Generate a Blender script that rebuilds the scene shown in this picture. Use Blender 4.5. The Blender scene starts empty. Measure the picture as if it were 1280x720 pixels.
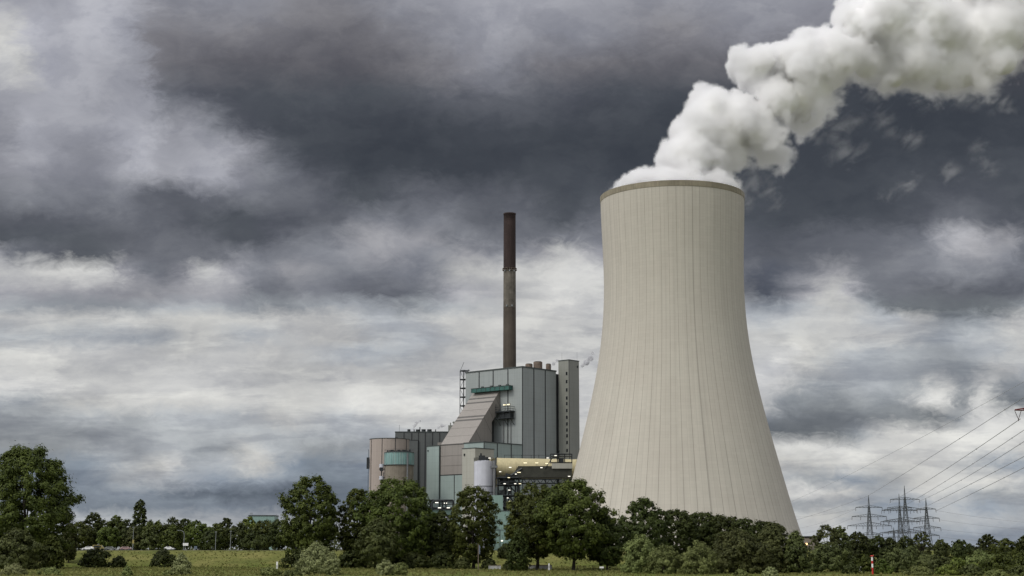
import bpy, math, random
import numpy as np
from mathutils import Vector, Matrix, noise as mnoise

# ------------------------------------------------------------------ camera
FPX, PITCH, CAMZ = 1890.0, math.radians(9.79), 6.0
scene = bpy.context.scene
COL = scene.collection
cam_data = bpy.data.cameras.new('camera')
cam_data.sensor_width = 36.0
cam_data.lens = FPX / 1280.0 * 36.0
cam_data.clip_start, cam_data.clip_end = 1.0, 30000.0
camera = bpy.data.objects.new('camera', cam_data)
camera.location = (0, 0, CAMZ)
camera.rotation_euler = (math.pi / 2 + PITCH, 0, 0)
COL.objects.link(camera)
scene.camera = camera

# ------------------------------------------------------------------ exposure and render
scene.view_settings.view_transform = 'Standard'
scene.view_settings.look = 'None'
scene.view_settings.exposure = 0.0
scene.view_settings.gamma = 1.0
scene.render.engine = 'CYCLES'
cy = scene.cycles
cy.use_denoising = True
cy.use_adaptive_sampling = True
cy.adaptive_threshold = 0.015
cy.max_bounces = 9
cy.diffuse_bounces = 4
cy.glossy_bounces = 2
cy.transmission_bounces = 4
cy.volume_bounces = 8
cy.volume_step_rate = 3.5
cy.transparent_max_bounces = 12
cy.caustics_reflective = cy.caustics_refractive = False

# ------------------------------------------------------------------ sun
SUN_AZ, SUN_EL = math.radians(232), math.radians(47)       # azimuth clockwise from +Y
sun_dir = Vector((math.sin(SUN_AZ) * math.cos(SUN_EL), math.cos(SUN_AZ) * math.cos(SUN_EL), math.sin(SUN_EL)))
sun_data = bpy.data.lights.new('sun', 'SUN')
sun_data.energy = 1.5
sun_data.angle = math.radians(12)
sun_data.color = (1.0, 0.95, 0.87)
sun = bpy.data.objects.new('sun', sun_data)
sun.rotation_euler = sun_dir.to_track_quat('Z', 'Y').to_euler()
sun.location = (-200, -100, 400)
COL.objects.link(sun)

# ------------------------------------------------------------------ sky: overcast cloud deck over a Nishita sky
# brightness of the cloud deck (0-255) by elevation row (given as picture rows) and azimuth (picture columns)
SKY = [
 (-260, [(-200,200),(1500,190)]),
 (-90, [(-200,205),(0,195),(150,180),(320,165),(640,185),(960,170),(1280,165),(1500,170)]),
 (0,   [(-200,190),(0,172),(60,176),(120,186),(158,172),(200,148),(240,140),(320,138),(400,128),(480,136),(560,160),(620,172),(720,162),(800,152),(960,158),(1120,148),(1280,140)]),
 (40,  [(-200,190),(0,202),(25,190),(60,180),(120,187),(158,166),(180,130),(240,125),(320,122),(400,114),(480,118),(560,140),(612,164),(660,152),(760,140),(840,134),(960,140),(1120,130),(1280,120)]),
 (80,  [(-200,180),(0,214),(22,200),(45,178),(80,177),(120,170),(164,156),(180,120),(240,108),(320,102),(400,98),(480,103),(560,128),(620,140),(680,118),(800,108),(900,110),(1000,100),(1120,85),(1280,72)]),
 (120, [(-200,160),(0,162),(40,170),(80,172),(120,162),(172,160),(188,122),(220,104),(260,90),(320,86),(400,84),(480,84),(560,96),(640,100),(720,90),(800,84),(900,78),(1000,70),(1120,66),(1280,64)]),
 (160, [(-200,150),(0,150),(30,176),(60,168),(120,166),(160,178),(190,168),(212,148),(235,158),(262,135),(290,96),(330,82),(400,74),(480,70),(560,73),(640,77),(720,73),(800,68),(900,66),(1000,66),(1120,63),(1280,68)]),
 (190, [(-200,140),(0,148),(40,168),(80,152),(120,148),(155,172),(172,186),(200,166),(240,166),(275,168),(305,150),(330,112),(365,86),(440,68),(520,66),(600,68),(720,68),(800,66),(1000,68),(1120,66),(1200,68),(1280,76)]),
 (215, [(-200,130),(0,138),(50,150),(110,140),(150,165),(180,178),(215,160),(270,178),(300,140),(340,126),(380,100),(420,76),(470,68),(560,70),(640,72),(720,78),(760,72),(1000,68),(1100,72),(1200,80),(1280,80)]),
 (245, [(-200,110),(0,118),(50,130),(110,125),(150,128),(190,108),(250,104),(300,118),(350,114),(400,106),(440,86),(480,88),(520,104),(570,102),(620,92),(660,96),(700,78),(740,88),(800,80),(960,74),(1040,72),(1120,80),(1200,90),(1280,84)]),
 (275, [(-200,90),(0,92),(60,98),(120,108),(180,112),(220,98),(270,86),(310,88),(340,92),(390,96),(430,108),(465,128),(510,122),(545,130),(580,112),(620,100),(660,110),(705,84),(740,108),(780,100),(940,88),(1000,76),(1080,82),(1150,92),(1190,112),(1240,100),(1280,92)]),
 (300, [(-200,85),(0,80),(50,88),(100,84),(160,92),(210,106),(260,100),(300,84),(335,90),(370,112),(420,122),(455,150),(490,160),(530,150),(560,118),(590,126),(630,112),(680,110),(740,130),(800,120),(940,92),(1000,94),(1060,104),(1120,112),(1160,128),(1200,178),(1235,150),(1262,152),(1280,116)]),
 (318, [(-200,130),(0,165),(30,120),(80,90),(120,86),(170,100),(220,112),(270,112),(320,118),(370,130),(420,142),(480,158),(530,140),(590,150),(640,142),(680,150),(705,190),(740,165),(800,140),(940,94),(1000,98),(1080,108),(1130,122),(1180,140),(1215,160),(1260,140),(1280,114)]),
 (340, [(-200,190),(0,196),(80,198),(150,202),(164,160),(185,128),(215,116),(238,150),(262,200),(290,170),(330,140),(370,150),(420,132),(480,128),(540,134),(590,184),(630,196),(680,196),(720,206),(760,200),(940,108),(1000,116),(1035,150),(1070,118),(1120,122),(1180,136),(1240,130),(1280,118)]),
 (366, [(-200,175),(0,172),(60,162),(120,160),(180,150),(230,160),(280,168),(315,130),(350,118),(400,134),(440,112),(500,108),(540,124),(575,172),(640,192),(720,204),(940,100),(975,120),(1010,160),(1042,186),(1062,170),(1085,122),(1140,104),(1200,94),(1280,100)]),
 (384, [(-200,160),(0,168),(60,158),(150,150),(200,170),(260,172),(320,150),(360,142),(420,166),(480,162),(525,148),(560,168),(640,194),(720,204),(940,160),(1000,176),(1040,188),(1080,160),(1110,118),(1160,104),(1220,104),(1262,128),(1280,150)]),
 (400, [(-200,190),(0,192),(60,194),(100,188),(160,198),(220,186),(320,192),(420,190),(480,184),(560,192),(640,196),(720,198),(940,184),(1040,196),(1100,184),(1140,188),(1180,150),(1225,158),(1260,190),(1280,196)]),
 (422, [(-200,175),(0,176),(60,174),(140,176),(200,170),(260,186),(320,178),(380,192),(450,186),(520,182),(580,186),(640,192),(720,194),(940,196),(1000,190),(1050,196),(1110,194),(1150,170),(1200,178),(1280,192)]),
 (440, [(-200,190),(0,194),(80,202),(160,200),(230,188),(290,200),(360,192),(430,182),(500,176),(560,188),(640,190),(720,196),(940,206),(985,208),(1010,186),(1060,178),(1120,166),(1180,156),(1230,178),(1280,188)]),
 (462, [(-200,205),(0,204),(60,198),(150,196),(230,204),(310,196),(380,186),(450,192),(510,186),(580,194),(640,194),(720,200),(940,220),(980,214),(1000,190),(1050,172),(1110,166),(1160,150),(1200,148),(1245,190),(1280,182)]),
 (482, [(-200,215),(0,214),(80,206),(160,200),(230,208),(310,200),(380,190),(450,200),(520,196),(600,208),(720,206),(940,214),(975,200),(1000,162),(1050,164),(1090,178),(1130,158),(1160,196),(1185,150),(1215,196),(1240,150),(1280,160)]),
 (502, [(-200,170),(0,174),(50,164),(110,186),(180,200),(240,196),(310,200),(380,190),(430,206),(500,206),(560,210),(720,208),(940,200),(970,160),(1010,136),(1070,148),(1110,150),(1140,212),(1172,206),(1192,136),(1212,205),(1240,130),(1280,124)]),
 (522, [(-200,150),(0,154),(60,152),(120,172),(180,158),(230,182),(300,176),(360,190),(430,184),(500,196),(560,204),(720,200),(940,150),(970,124),(1040,120),(1110,130),(1160,118),(1182,150),(1210,208),(1245,210),(1280,206)]),
 (541, [(-200,140),(0,142),(60,148),(120,146),(200,168),(250,170),(320,174),(380,168),(440,178),(500,182),(560,196),(720,190),(940,116),(980,112),(1030,120),(1062,160),(1100,196),(1160,200),(1220,212),(1280,204)]),
 (560, [(-200,135),(0,136),(80,138),(140,166),(180,158),(230,176),(290,150),(320,190),(350,176),(390,148),(440,150),(500,164),(560,180),(720,186),(940,196),(1000,204),(1060,206),(1110,198),(1160,202),(1220,206),(1280,196)]),
 (580, [(-200,135),(0,136),(80,132),(130,140),(170,170),(210,186),(228,204),(250,172),(290,182),(320,192),(345,186),(370,146),(410,128),(450,142),(500,150),(560,170),(720,180),(960,186),(1010,188),(1050,198),(1100,186),(1150,198),(1210,170),(1260,156),(1280,164)]),
 (600, [(-200,130),(0,130),(90,126),(130,142),(170,162),(220,178),(270,158),(310,146),(350,152),(400,120),(450,122),(500,140),(720,170),(960,172),(1000,160),(1050,150),(1080,160),(1130,186),(1180,200),(1240,196),(1280,184)]),
 (617, [(-200,120),(0,120),(90,122),(140,138),(190,142),(230,124),(280,108),(330,104),(370,108),(420,110),(470,120),(720,170),(960,196),(1000,208),(1040,192),(1070,168),(1110,176),(1150,200),(1190,170),(1230,160),(1280,172)]),
 (632, [(-200,122),(0,122),(90,122),(160,122),(230,128),(300,134),(350,124),(420,120),(470,125),(720,160),(960,160),(1000,160),(1040,168),(1080,150),(1130,150),(1170,176),(1210,158),(1280,164)]),
 (648, [(-200,165),(0,168),(90,178),(150,172),(220,166),(300,168),(360,166),(430,160),(720,170),(960,176),(1010,186),(1060,160),(1110,148),(1160,166),(1210,180),(1280,162)]),
 (672, [(-200,178),(0,180),(200,178),(430,176),(720,176),(960,176),(1020,180),(1080,158),(1140,152),(1210,150),(1280,152)]),
 (705, [(-200,176),(1500,176)]),
]

def lin(c):
    c = c / 255.0
    return c / 12.92 if c <= 0.04045 else ((c + 0.055) / 1.055) ** 2.4

def cloud_rgb(b, row):
    if b < 90: d = (-3, 0, 6)
    elif b < 150: d = (-3, -1, 6)
    elif b < 180: d = (-1, -1, 4)
    else: d = (0, 0, -1)
    if row < 110 and b < 175: d = (0, -1, 4)
    if row < 230 and 135 < b < 192: d = (-3, -2, 6)
    if row > 380 and 90 <= b < 185: d = (-4, 0, 5)
    if row > 560 and b < 160: d = (-9, 0, 12)
    if row < 230 and b > 140: b -= 6
    if row < 290 and b < 115: b *= .94
    return [lin(max(0, b + k)) for k in d]

def col_az(px):
    return math.atan((px - 640.0) / (FPX * 0.975))

AZR = math.radians(30)

def make_world():
    w = bpy.data.worlds.new('World')
    scene.world = w
    w.use_nodes = True
    nt = w.node_tree
    N, L = nt.nodes, nt.links
    N.clear()
    def node(t, **k):
        n = N.new(t)
        for a, b in k.items(): setattr(n, a, b)
        return n
    def math_(op, a, b=None, c=None, clamp=False):
        n = node('ShaderNodeMath', operation=op, use_clamp=clamp)
        for i, v in enumerate((a, b, c)):
            if v is None: continue
            if isinstance(v, (int, float)): n.inputs[i].default_value = v
            else: L.new(v, n.inputs[i])
        return n.outputs[0]
    def mrange(v, a, b, c=0.0, d=1.0, smooth=False):
        n = node('ShaderNodeMapRange', clamp=True)
        n.interpolation_type = 'SMOOTHSTEP' if smooth else 'LINEAR'
        L.new(v, n.inputs[0])
        for i, x in enumerate((a, b, c, d)): n.inputs[i + 1].default_value = x
        return n.outputs[0]
    def mixc(f, a, b):
        n = node('ShaderNodeMix', data_type='RGBA')
        for s, v in ((n.inputs[0], f), (n.inputs[6], a), (n.inputs[7], b)):
            if isinstance(v, (int, float)): s.default_value = v
            elif isinstance(v, tuple): s.default_value = v
            else: L.new(v, s)
        return n.outputs[2]
    def noise(vec, scale, detail, rough, dist=0.0):
        n = node('ShaderNodeTexNoise')
        n.inputs['Scale'].default_value = scale
        n.inputs['Detail'].default_value = detail
        n.inputs['Roughness'].default_value = rough
        n.inputs['Distortion'].default_value = dist
        L.new(vec, n.inputs['Vector'])
        return n
    tc = node('ShaderNodeTexCoord')
    sep = node('ShaderNodeSeparateXYZ'); L.new(tc.outputs['Generated'], sep.inputs[0])
    dx, dy, dz = sep.outputs
    hyp = math_('SQRT', math_('ADD', math_('MULTIPLY', dx, dx), math_('MULTIPLY', dy, dy)))
    az = math_('ARCTAN2', dx, dy)
    el = math_('ARCTAN2', dz, math_('MULTIPLY', hyp, math_('MAXIMUM', math_('COSINE', az), 0.5)))     # height on the far cloud wall ahead
    comb = node('ShaderNodeCombineXYZ')
    L.new(az, comb.inputs[0]); L.new(math_('MULTIPLY', el, 1.7), comb.inputs[1])
    flat = node('ShaderNodeCombineXYZ')
    L.new(az, flat.inputs[0]); L.new(math_('MULTIPLY', el, 4.6), flat.inputs[1]); flat.inputs[2].default_value = 3.7
    low = mrange(el, math.radians(13.5), math.radians(7), 0, 1, True)         # lower sky: long flat streaks
    # domain warp: large lazy billows + small rags
    w1 = noise(comb.outputs[0], 20.0, 6.0, 0.66, 0.5)
    w2 = noise(comb.outputs[0], 75.0, 4.0, 0.62, 0.8)
    ws2 = node('ShaderNodeSeparateColor'); L.new(w2.outputs['Color'], ws2.inputs[0])
    ws = node('ShaderNodeSeparateColor'); L.new(w1.outputs['Color'], ws.inputs[0])
    warp_h = math_('MULTIPLY', math_('SUBTRACT', ws.outputs[0], 0.5), 0.038)
    warp_v = math_('MULTIPLY', math_('SUBTRACT', ws.outputs[1], 0.5), mrange(low, 0, 1, 0.026, 0.014))
    warp_h = math_('MULTIPLY_ADD', math_('SUBTRACT', ws2.outputs[0], 0.5), 0.022, warp_h)
    warp_v = math_('MULTIPLY_ADD', math_('SUBTRACT', ws2.outputs[1], 0.5), 0.013, warp_v)
    azw, elw = math_('ADD', az, warp_h), math_('ADD', el, warp_v)
    t = math_('MULTIPLY_ADD', azw, 0.5 / AZR, 0.5, clamp=True)
    prev = None
    rows = []
    for py, stops in SKY:
        r = node('ShaderNodeValToRGB')
        cr = r.color_ramp
        cr.interpolation = 'CARDINAL'
        e = cr.elements
        for i, (px, b) in enumerate(stops):
            pos = col_az(px) / AZR * 0.5 + 0.5
            x = e[i] if i < 2 else e.new(pos)
            x.position = pos
            c = cloud_rgb(b, py)
            x.color = (c[0], c[1], c[2], 1)
        L.new(t, r.inputs[0])
        rows.append((math.atan((360 - py) / FPX) + PITCH, r.outputs[0]))
    col = rows[0][1]
    for (e0, _), (e1, c1) in zip(rows, rows[1:]):
        col = mixc(mrange(elw, e0, e1), col, c1)
    # finer wisps of brightness inside the clouds
    n1 = noise(comb.outputs[0], 30.0, 7.0, 0.66, 0.6)
    n2 = noise(flat.outputs[0], 15.0, 7.0, 0.58, 0.3)
    f1 = math_('MULTIPLY', math_('SUBTRACT', n1.outputs[0], 0.5), mrange(low, 0, 1, 0.46, 0.42))
    f2 = math_('MULTIPLY', math_('SUBTRACT', n2.outputs[0], 0.5), mrange(low, 0, 1, 0.06, 0.65))
    # crisper cloud edges: soft-stepped billows above, flat shelves low down
    n3 = noise(comb.outputs[0], 19.0, 8.0, 0.62, 0.2)
    n4 = noise(flat.outputs[0], 11.0, 8.0, 0.60, 0.25)
    e3 = math_('MULTIPLY', math_('SUBTRACT', mrange(n3.outputs[0], 0.46, 0.57, 0, 1, True), 0.5), mrange(low, 0, 1, 0.13, 0.10))
    e4 = math_('MULTIPLY', math_('SUBTRACT', mrange(n4.outputs[0], 0.45, 0.56, 0, 1, True), 0.5), mrange(low, 0, 1, 0.0, 0.20))
    mod = math_('ADD', math_('ADD', math_('ADD', f1, f2), math_('ADD', e3, e4)), 1.0)
    tint = node('ShaderNodeCombineXYZ')                       # thin streaks go to white, thick ones to blue grey
    dm = math_('SUBTRACT', mod, 1.0)
    for i, k in enumerate((1.03, 1.0, 0.86)): L.new(math_('MULTIPLY_ADD', dm, k, 1.0), tint.inputs[i])
    vm = node('ShaderNodeVectorMath', operation='MULTIPLY'); L.new(col, vm.inputs[0]); L.new(tint.outputs[0], vm.inputs[1])
    front = vm.outputs[0]
    # the rest of the dome: thinner bright overcast, brightest round the veiled sun
    g = noise(tc.outputs['Generated'], 3.0, 6.0, 0.6, 0.3)
    gr = node('ShaderNodeValToRGB'); ge = gr.color_ramp.elements
    ge[0].position, ge[0].color = 0.3, (0.42, 0.44, 0.49, 1)
    ge[1].position, ge[1].color = 0.7, (0.95, 0.95, 0.95, 1)
    L.new(g.outputs[0], gr.inputs[0])
    dot = node('ShaderNodeVectorMath', operation='DOT_PRODUCT')
    L.new(tc.outputs['Generated'], dot.inputs[0]); dot.inputs[1].default_value = sun_dir
    glow = math_('POWER', mrange(dot.outputs['Value'], 0.2, 1.0), 3.0)
    boost = math_('MULTIPLY_ADD', glow, 1.6, 0.95)
    vb = node('ShaderNodeVectorMath', operation='SCALE'); L.new(gr.outputs[0], vb.inputs[0]); L.new(boost, vb.inputs['Scale'])
    ahead = math_('MULTIPLY', mrange(math_('ABSOLUTE', az), math.radians(24), math.radians(60), 1, 0, True),
                  mrange(el, math.radians(30), math.radians(55), 1, 0, True))
    clouds = mixc(ahead, vb.outputs[0], front)
    x10 = node('ShaderNodeVectorMath', operation='SCALE'); L.new(clouds, x10.inputs[0]); x10.inputs['Scale'].default_value = 10.0
    sky = node('ShaderNodeTexSky', sky_type='NISHITA')
    sky.sun_disc = False
    sky.sun_elevation = SUN_EL
    sky.sun_rotation = SUN_AZ
    mix = mixc(0.97, sky.outputs[0], x10.outputs[0])
    bg = node('ShaderNodeBackground'); bg.inputs['Strength'].default_value = 0.1
    L.new(mix, bg.inputs[0])
    out = node('ShaderNodeOutputWorld'); L.new(bg.outputs[0], out.inputs[0])
make_world()

# ------------------------------------------------------------------ helpers
def ray(px, py):
    x, y = (px - 640.0) / FPX, (360.0 - py) / FPX
    return Vector((x, math.cos(PITCH) - y * math.sin(PITCH), math.sin(PITCH) + y * math.cos(PITCH)))

def at(px, py, Y):
    r = ray(px, py)
    return Vector((0, 0, CAMZ)) + r * (Y / r.y)

def mpp(Y):                                   # metres per photograph pixel at distance Y
    return Y * 1.03 / FPX

def tag(o, label=None, cat=None, group=None, kind=None):
    if label: o['label'] = label
    if cat: o['category'] = cat
    if group: o['group'] = group
    if kind: o['kind'] = kind
    return o

def empty(name, loc=(0, 0, 0), rz=0.0):
    o = bpy.data.objects.new(name, None)
    o.empty_display_size = 1.0
    o.location = loc
    o.rotation_euler = (0, 0, rz)
    COL.objects.link(o)
    return o

class MB:
    """collects shapes with material slots and links them as ONE mesh object"""
    def __init__(s): s.v, s.f, s.m, s.sm = [], [], [], []
    def add(s, vs, fs, mi=0, smooth=False):
        b = len(s.v)
        s.v += [tuple(x) for x in vs]
        for f in fs:
            s.f.append(tuple(i + b for i in f)); s.m.append(mi); s.sm.append(smooth)
    def box(s, x0, x1, y0, y1, z0, z1, mi=0):
        vs = [(x0,y0,z0),(x1,y0,z0),(x1,y1,z0),(x0,y1,z0),(x0,y0,z1),(x1,y0,z1),(x1,y1,z1),(x0,y1,z1)]
        s.add(vs, [(0,3,2,1),(4,5,6,7),(0,1,5,4),(1,2,6,5),(2,3,7,6),(3,0,4,7)], mi)
    def prism(s, poly, x0, x1, mi=0):         # poly in (y, z), counter-clockwise seen from +x, swept along x
        n = len(poly)
        vs = [(x0, y, z) for y, z in poly] + [(x1, y, z) for y, z in poly]
        fs = [tuple(range(n - 1, -1, -1)), tuple(range(n, 2 * n))]
        fs += [(i, (i + 1) % n, n + (i + 1) % n, n + i) for i in range(n)]
        s.add(vs, fs, mi)
    def bar(s, a, b, r, mi=0, n=4, r2=None, smooth=False, caps=True):
        a, b = Vector(a), Vector(b)
        d = b - a
        if d.length < 1e-6: return
        d.normalize()
        u = d.orthogonal().normalized(); w = d.cross(u)
        r2 = r if r2 is None else r2
        vs = []
        for p, rr in ((a, r), (b, r2)):
            for k in range(n):
                q = 2 * math.pi * (k + 0.5) / n
                vs.append(p + u * (math.cos(q) * rr) + w * (math.sin(q) * rr))
        fs = [(k, (k + 1) % n, n + (k + 1) % n, n + k) for k in range(n)]
        s.add(vs, fs, mi, smooth)
        if caps: s.add(vs, [tuple(range(n - 1, -1, -1)), tuple(range(n, 2 * n))], mi)
    def tube(s, pts, radii, n=8, mi=0, caps=True):
        pts = [Vector(p) for p in pts]
        u = None; vs = []
        for i, p in enumerate(pts):
            d = (pts[min(i + 1, len(pts) - 1)] - pts[max(i - 1, 0)]).normalized()
            u = d.orthogonal().normalized() if u is None else (u - d * u.dot(d)).normalized()
            w = d.cross(u)
            rr = radii[i] if isinstance(radii, (list, tuple)) else radii
            vs += [p + u * (math.cos(2*math.pi*k/n) * rr) + w * (math.sin(2*math.pi*k/n) * rr) for k in range(n)]
        fs = []
        for i in range(len(pts) - 1):
            for k in range(n):
                fs.append((i*n+k, i*n+(k+1) % n, (i+1)*n+(k+1) % n, (i+1)*n+k))
        s.add(vs, fs, mi, True)
        if caps: s.add(vs, [tuple(range(n - 1, -1, -1)), tuple(range(len(vs) - n, len(vs)))], mi)
    def lathe(s, prof, n=32, c=(0, 0), mi=0, smooth=True, arc=None):      # prof: (r, z) bottom to top
        vs, fs = [], []
        for r, z in prof:
            for k in range(n):
                q = 2 * math.pi * k / n
                vs.append((c[0] + r * math.cos(q), c[1] + r * math.sin(q), z))
        for i in range(len(prof) - 1):
            for k in range(n):
                fs.append((i*n+k, i*n+(k+1) % n, (i+1)*n+(k+1) % n, (i+1)*n+k))
        s.add(vs, fs, mi, smooth)
    def cyl(s, c, r, z0, z1, n=24, mi=0):
        s.lathe([(r, z0), (r, z1)], n, c, mi)
        for z, fl in ((z0, True), (z1, False)):
            vs = [(c[0] + r*math.cos(2*math.pi*k/n), c[1] + r*math.sin(2*math.pi*k/n), z) for k in range(n)]
            s.add(vs, [tuple(range(n - 1, -1, -1)) if fl else tuple(range(n))], mi)
    def build(s, name, mats, parent=None, loc=None, rz=0.0):
        me = bpy.data.meshes.new(name)
        me.from_pydata([tuple(v) for v in s.v], [], s.f)
        if not isinstance(mats, (list, tuple)): mats = [mats]
        for m in mats: me.materials.append(m)
        me.polygons.foreach_set('material_index', s.m)
        me.polygons.foreach_set('use_smooth', s.sm)
        me.update()
        o = bpy.data.objects.new(name, me)
        COL.objects.link(o)
        if parent is not None: o.parent = parent
        if loc is not None: o.location = loc
        if rz: o.rotation_euler = (0, 0, rz)
        return o

# ------------------------------------------------------------------ materials
def new_mat(name):
    m = bpy.data.materials.new(name)
    m.use_nodes = True
    nt = m.node_tree
    return m, nt, nt.nodes['Principled BSDF']

def surf(name, rgb, rough=0.7, var=0.15, scale=0.3, detail=5.0, metal=0.0, bump=0.0, bscale=None, streak=0.0, spec=0.3):
    """painted or cast surface with soft wear: colour varies by noise, optional vertical dirt streaks"""
    m, nt, b = new_mat(name)
    N, L = nt.nodes, nt.links
    tc = N.new('ShaderNodeTexCoord')
    n = N.new('ShaderNodeTexNoise')
    n.inputs['Scale'].default_value = scale; n.inputs['Detail'].default_value = detail; n.inputs['Roughness'].default_value = 0.65
    L.new(tc.outputs['Object'], n.inputs['Vector'])
    r = N.new('ShaderNodeValToRGB')
    e = r.color_ramp.elements
    e[0].position, e[1].position = 0.3, 0.7
    e[0].color = tuple(c * (1 - var) for c in rgb) + (1,)
    e[1].color = tuple(min(1, c * (1 + var)) for c in rgb) + (1,)
    L.new(n.outputs[0], r.inputs[0])
    col = r.outputs[0]
    if streak:
        mp = N.new('ShaderNodeMapping'); mp.inputs['Scale'].default_value = (1.6, 1.6, 0.03)
        L.new(tc.outputs['Object'], mp.inputs[0])
        n2 = N.new('ShaderNodeTexNoise'); n2.inputs['Scale'].default_value = 0.9; n2.inputs['Detail'].default_value = 5
        L.new(mp.outputs[0], n2.inputs['Vector'])
        mr = N.new('ShaderNodeMapRange')
        for i, v in enumerate((0.42, 0.72, 1.0, 1.0 - streak)): mr.inputs[i + 1].default_value = v
        L.new(n2.outputs[0], mr.inputs[0])
        vm = N.new('ShaderNodeVectorMath'); vm.operation = 'SCALE'
        L.new(col, vm.inputs[0]); L.new(mr.outputs[0], vm.inputs['Scale'])
        col = vm.outputs[0]
    L.new(col, b.inputs['Base Color'])
    b.inputs['Roughness'].default_value = rough
    b.inputs['Metallic'].default_value = metal
    b.inputs['Specular IOR Level'].default_value = spec
    if bump:
        bn = N.new('ShaderNodeBump'); bn.inputs['Strength'].default_value = bump; bn.inputs['Distance'].default_value = 0.2
        n3 = N.new('ShaderNodeTexNoise'); n3.inputs['Scale'].default_value = bscale or scale * 4; n3.inputs['Detail'].default_value = 6
        L.new(tc.outputs['Object'], n3.inputs['Vector']); L.new(n3.outputs[0], bn.inputs['Height']); L.new(bn.outputs[0], b.inputs['Normal'])
    return m

def lamp_mat(name, rgb, s):
    m, nt, b = new_mat(name)
    b.inputs['Base Color'].default_value = (0.8, 0.8, 0.8, 1)
    b.inputs['Emission Color'].default_value = rgb + (1,)
    b.inputs['Emission Strength'].default_value = s
    return m

def clad(name, rgb, rough=0.5, rib=0.9, streak=0.12, var=0.06):
    """metal cladding: faint horizontal sheet joints and vertical dirt"""
    m = surf(name, rgb, rough, var, 0.06, 4, 0.0, 0, None, streak, 0.35)
    nt = m.node_tree; N, L = nt.nodes, nt.links
    b = N['Principled BSDF']
    src = b.inputs['Base Color'].links[0].from_socket
    tc = N.new('ShaderNodeTexCoord'); sp = N.new('ShaderNodeSeparateXYZ'); L.new(tc.outputs['Object'], sp.inputs[0])
    md = N.new('ShaderNodeMath'); md.operation = 'PINGPONG'; md.inputs[1].default_value = rib * 2
    L.new(sp.outputs[2], md.inputs[0])
    mr = N.new('ShaderNodeMapRange')
    for i, v in enumerate((0.0, 0.25, 0.93, 1.0)): mr.inputs[i + 1].default_value = v
    L.new(md.outputs[0], mr.inputs[0])
    vm = N.new('ShaderNodeVectorMath'); vm.operation = 'SCALE'
    L.new(src, vm.inputs[0]); L.new(mr.outputs[0], vm.inputs['Scale']); L.new(vm.outputs[0], b.inputs['Base Color'])
    return m

M = {}
M['clad_grey'] = clad('clad_grey_green', (0.275, 0.30, 0.296))
M['clad_dark'] = clad('clad_dark_grey', (0.10, 0.108, 0.106))
M['clad_olive'] = clad('clad_olive_grey', (0.225, 0.23, 0.205))
M['clad_teal'] = clad('clad_pale_teal', (0.275, 0.335, 0.32))
M['clad_green'] = clad('clad_green', (0.205, 0.305, 0.27))
M['clad_warm'] = clad('clad_warm_grey', (0.255, 0.235, 0.215), rib=2.6)
M['clad_pink'] = clad('clad_pink_beige', (0.335, 0.285, 0.25), rib=3.0)
M['clad_cream'] = clad('clad_cream', (0.35, 0.345, 0.30))
M['seam'] = surf('seam_dark', (0.03, 0.032, 0.034), 0.6)
M['trim'] = surf('trim_dark_green', (0.05, 0.06, 0.058), 0.5)
M['gallery'] = surf('gallery_green', (0.035, 0.105, 0.092), 0.5, 0.25, 0.5)
M['steel'] = surf('steel_dark', (0.022, 0.026, 0.028), 0.5, 0.3, 0.6)
M['steel_grey'] = surf('steel_grey', (0.16, 0.165, 0.17), 0.5, 0.2, 0.5, metal=0.0)
M['galv'] = surf('galvanised', (0.20, 0.215, 0.22), 0.5, 0.2, 0.5)
M['pylon'] = surf('pylon_steel', (0.060, 0.066, 0.066), 0.6, 0.2, 0.4)
M['rust'] = surf('roof_drum_brown', (0.15, 0.115, 0.09), 0.7, 0.3, 0.6)
M['silo_concrete'] = surf('silo_concrete', (0.20, 0.175, 0.14), 0.9, 0.15, 0.4, streak=0.2)
M['tank_white'] = surf('tank_white', (0.50, 0.51, 0.56), 0.45, 0.06, 0.3, streak=0.12)
M['duct'] = surf('flue_cream', (0.48, 0.42, 0.25), 0.5, 0.08, 0.3, streak=0.15)
M['glass'] = surf('window_glass', (0.012, 0.015, 0.018), 0.15, 0.1, 1.0, spec=0.5)
M['white'] = surf('white_paint', (0.75, 0.75, 0.74), 0.5, 0.05, 1.0)
M['red'] = surf('red_paint', (0.45, 0.03, 0.025), 0.5, 0.1, 1.0)
M['dark_red'] = surf('dark_red_paint', (0.13, 0.03, 0.028), 0.6, 0.1, 1.0)
M['black'] = surf('black_rubber', (0.012, 0.012, 0.013), 0.7, 0.1, 1.0)
M['yellow'] = surf('yellow_paint', (0.30, 0.25, 0.09), 0.5, 0.1, 1.0)
M['pinkish'] = surf('rose_paint', (0.30, 0.20, 0.19), 0.4, 0.05, 1.0)
M['plaster'] = surf('garden_wall_plaster', (0.42, 0.42, 0.42), 0.9, 0.2, 0.6, streak=0.25)
M['wood'] = surf('weathered_wood', (0.16, 0.13, 0.10), 0.9, 0.3, 0.8)
M['bark'] = surf('bark', (0.030, 0.026, 0.020), 0.95, 0.35, 0.8)
M['ceramic'] = surf('insulator', (0.05, 0.035, 0.03), 0.35, 0.1, 1.0)
M['wire'] = surf('wire_aluminium', (0.29, 0.295, 0.30), 0.6, 0.1, 0.05)
M['lamp'] = lamp_mat('lamp_white', (1.0, 0.94, 0.78), 1.1)
M['lamp_y'] = lamp_mat('lamp_yellow', (1.0, 0.84, 0.38), 1.0)

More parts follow.
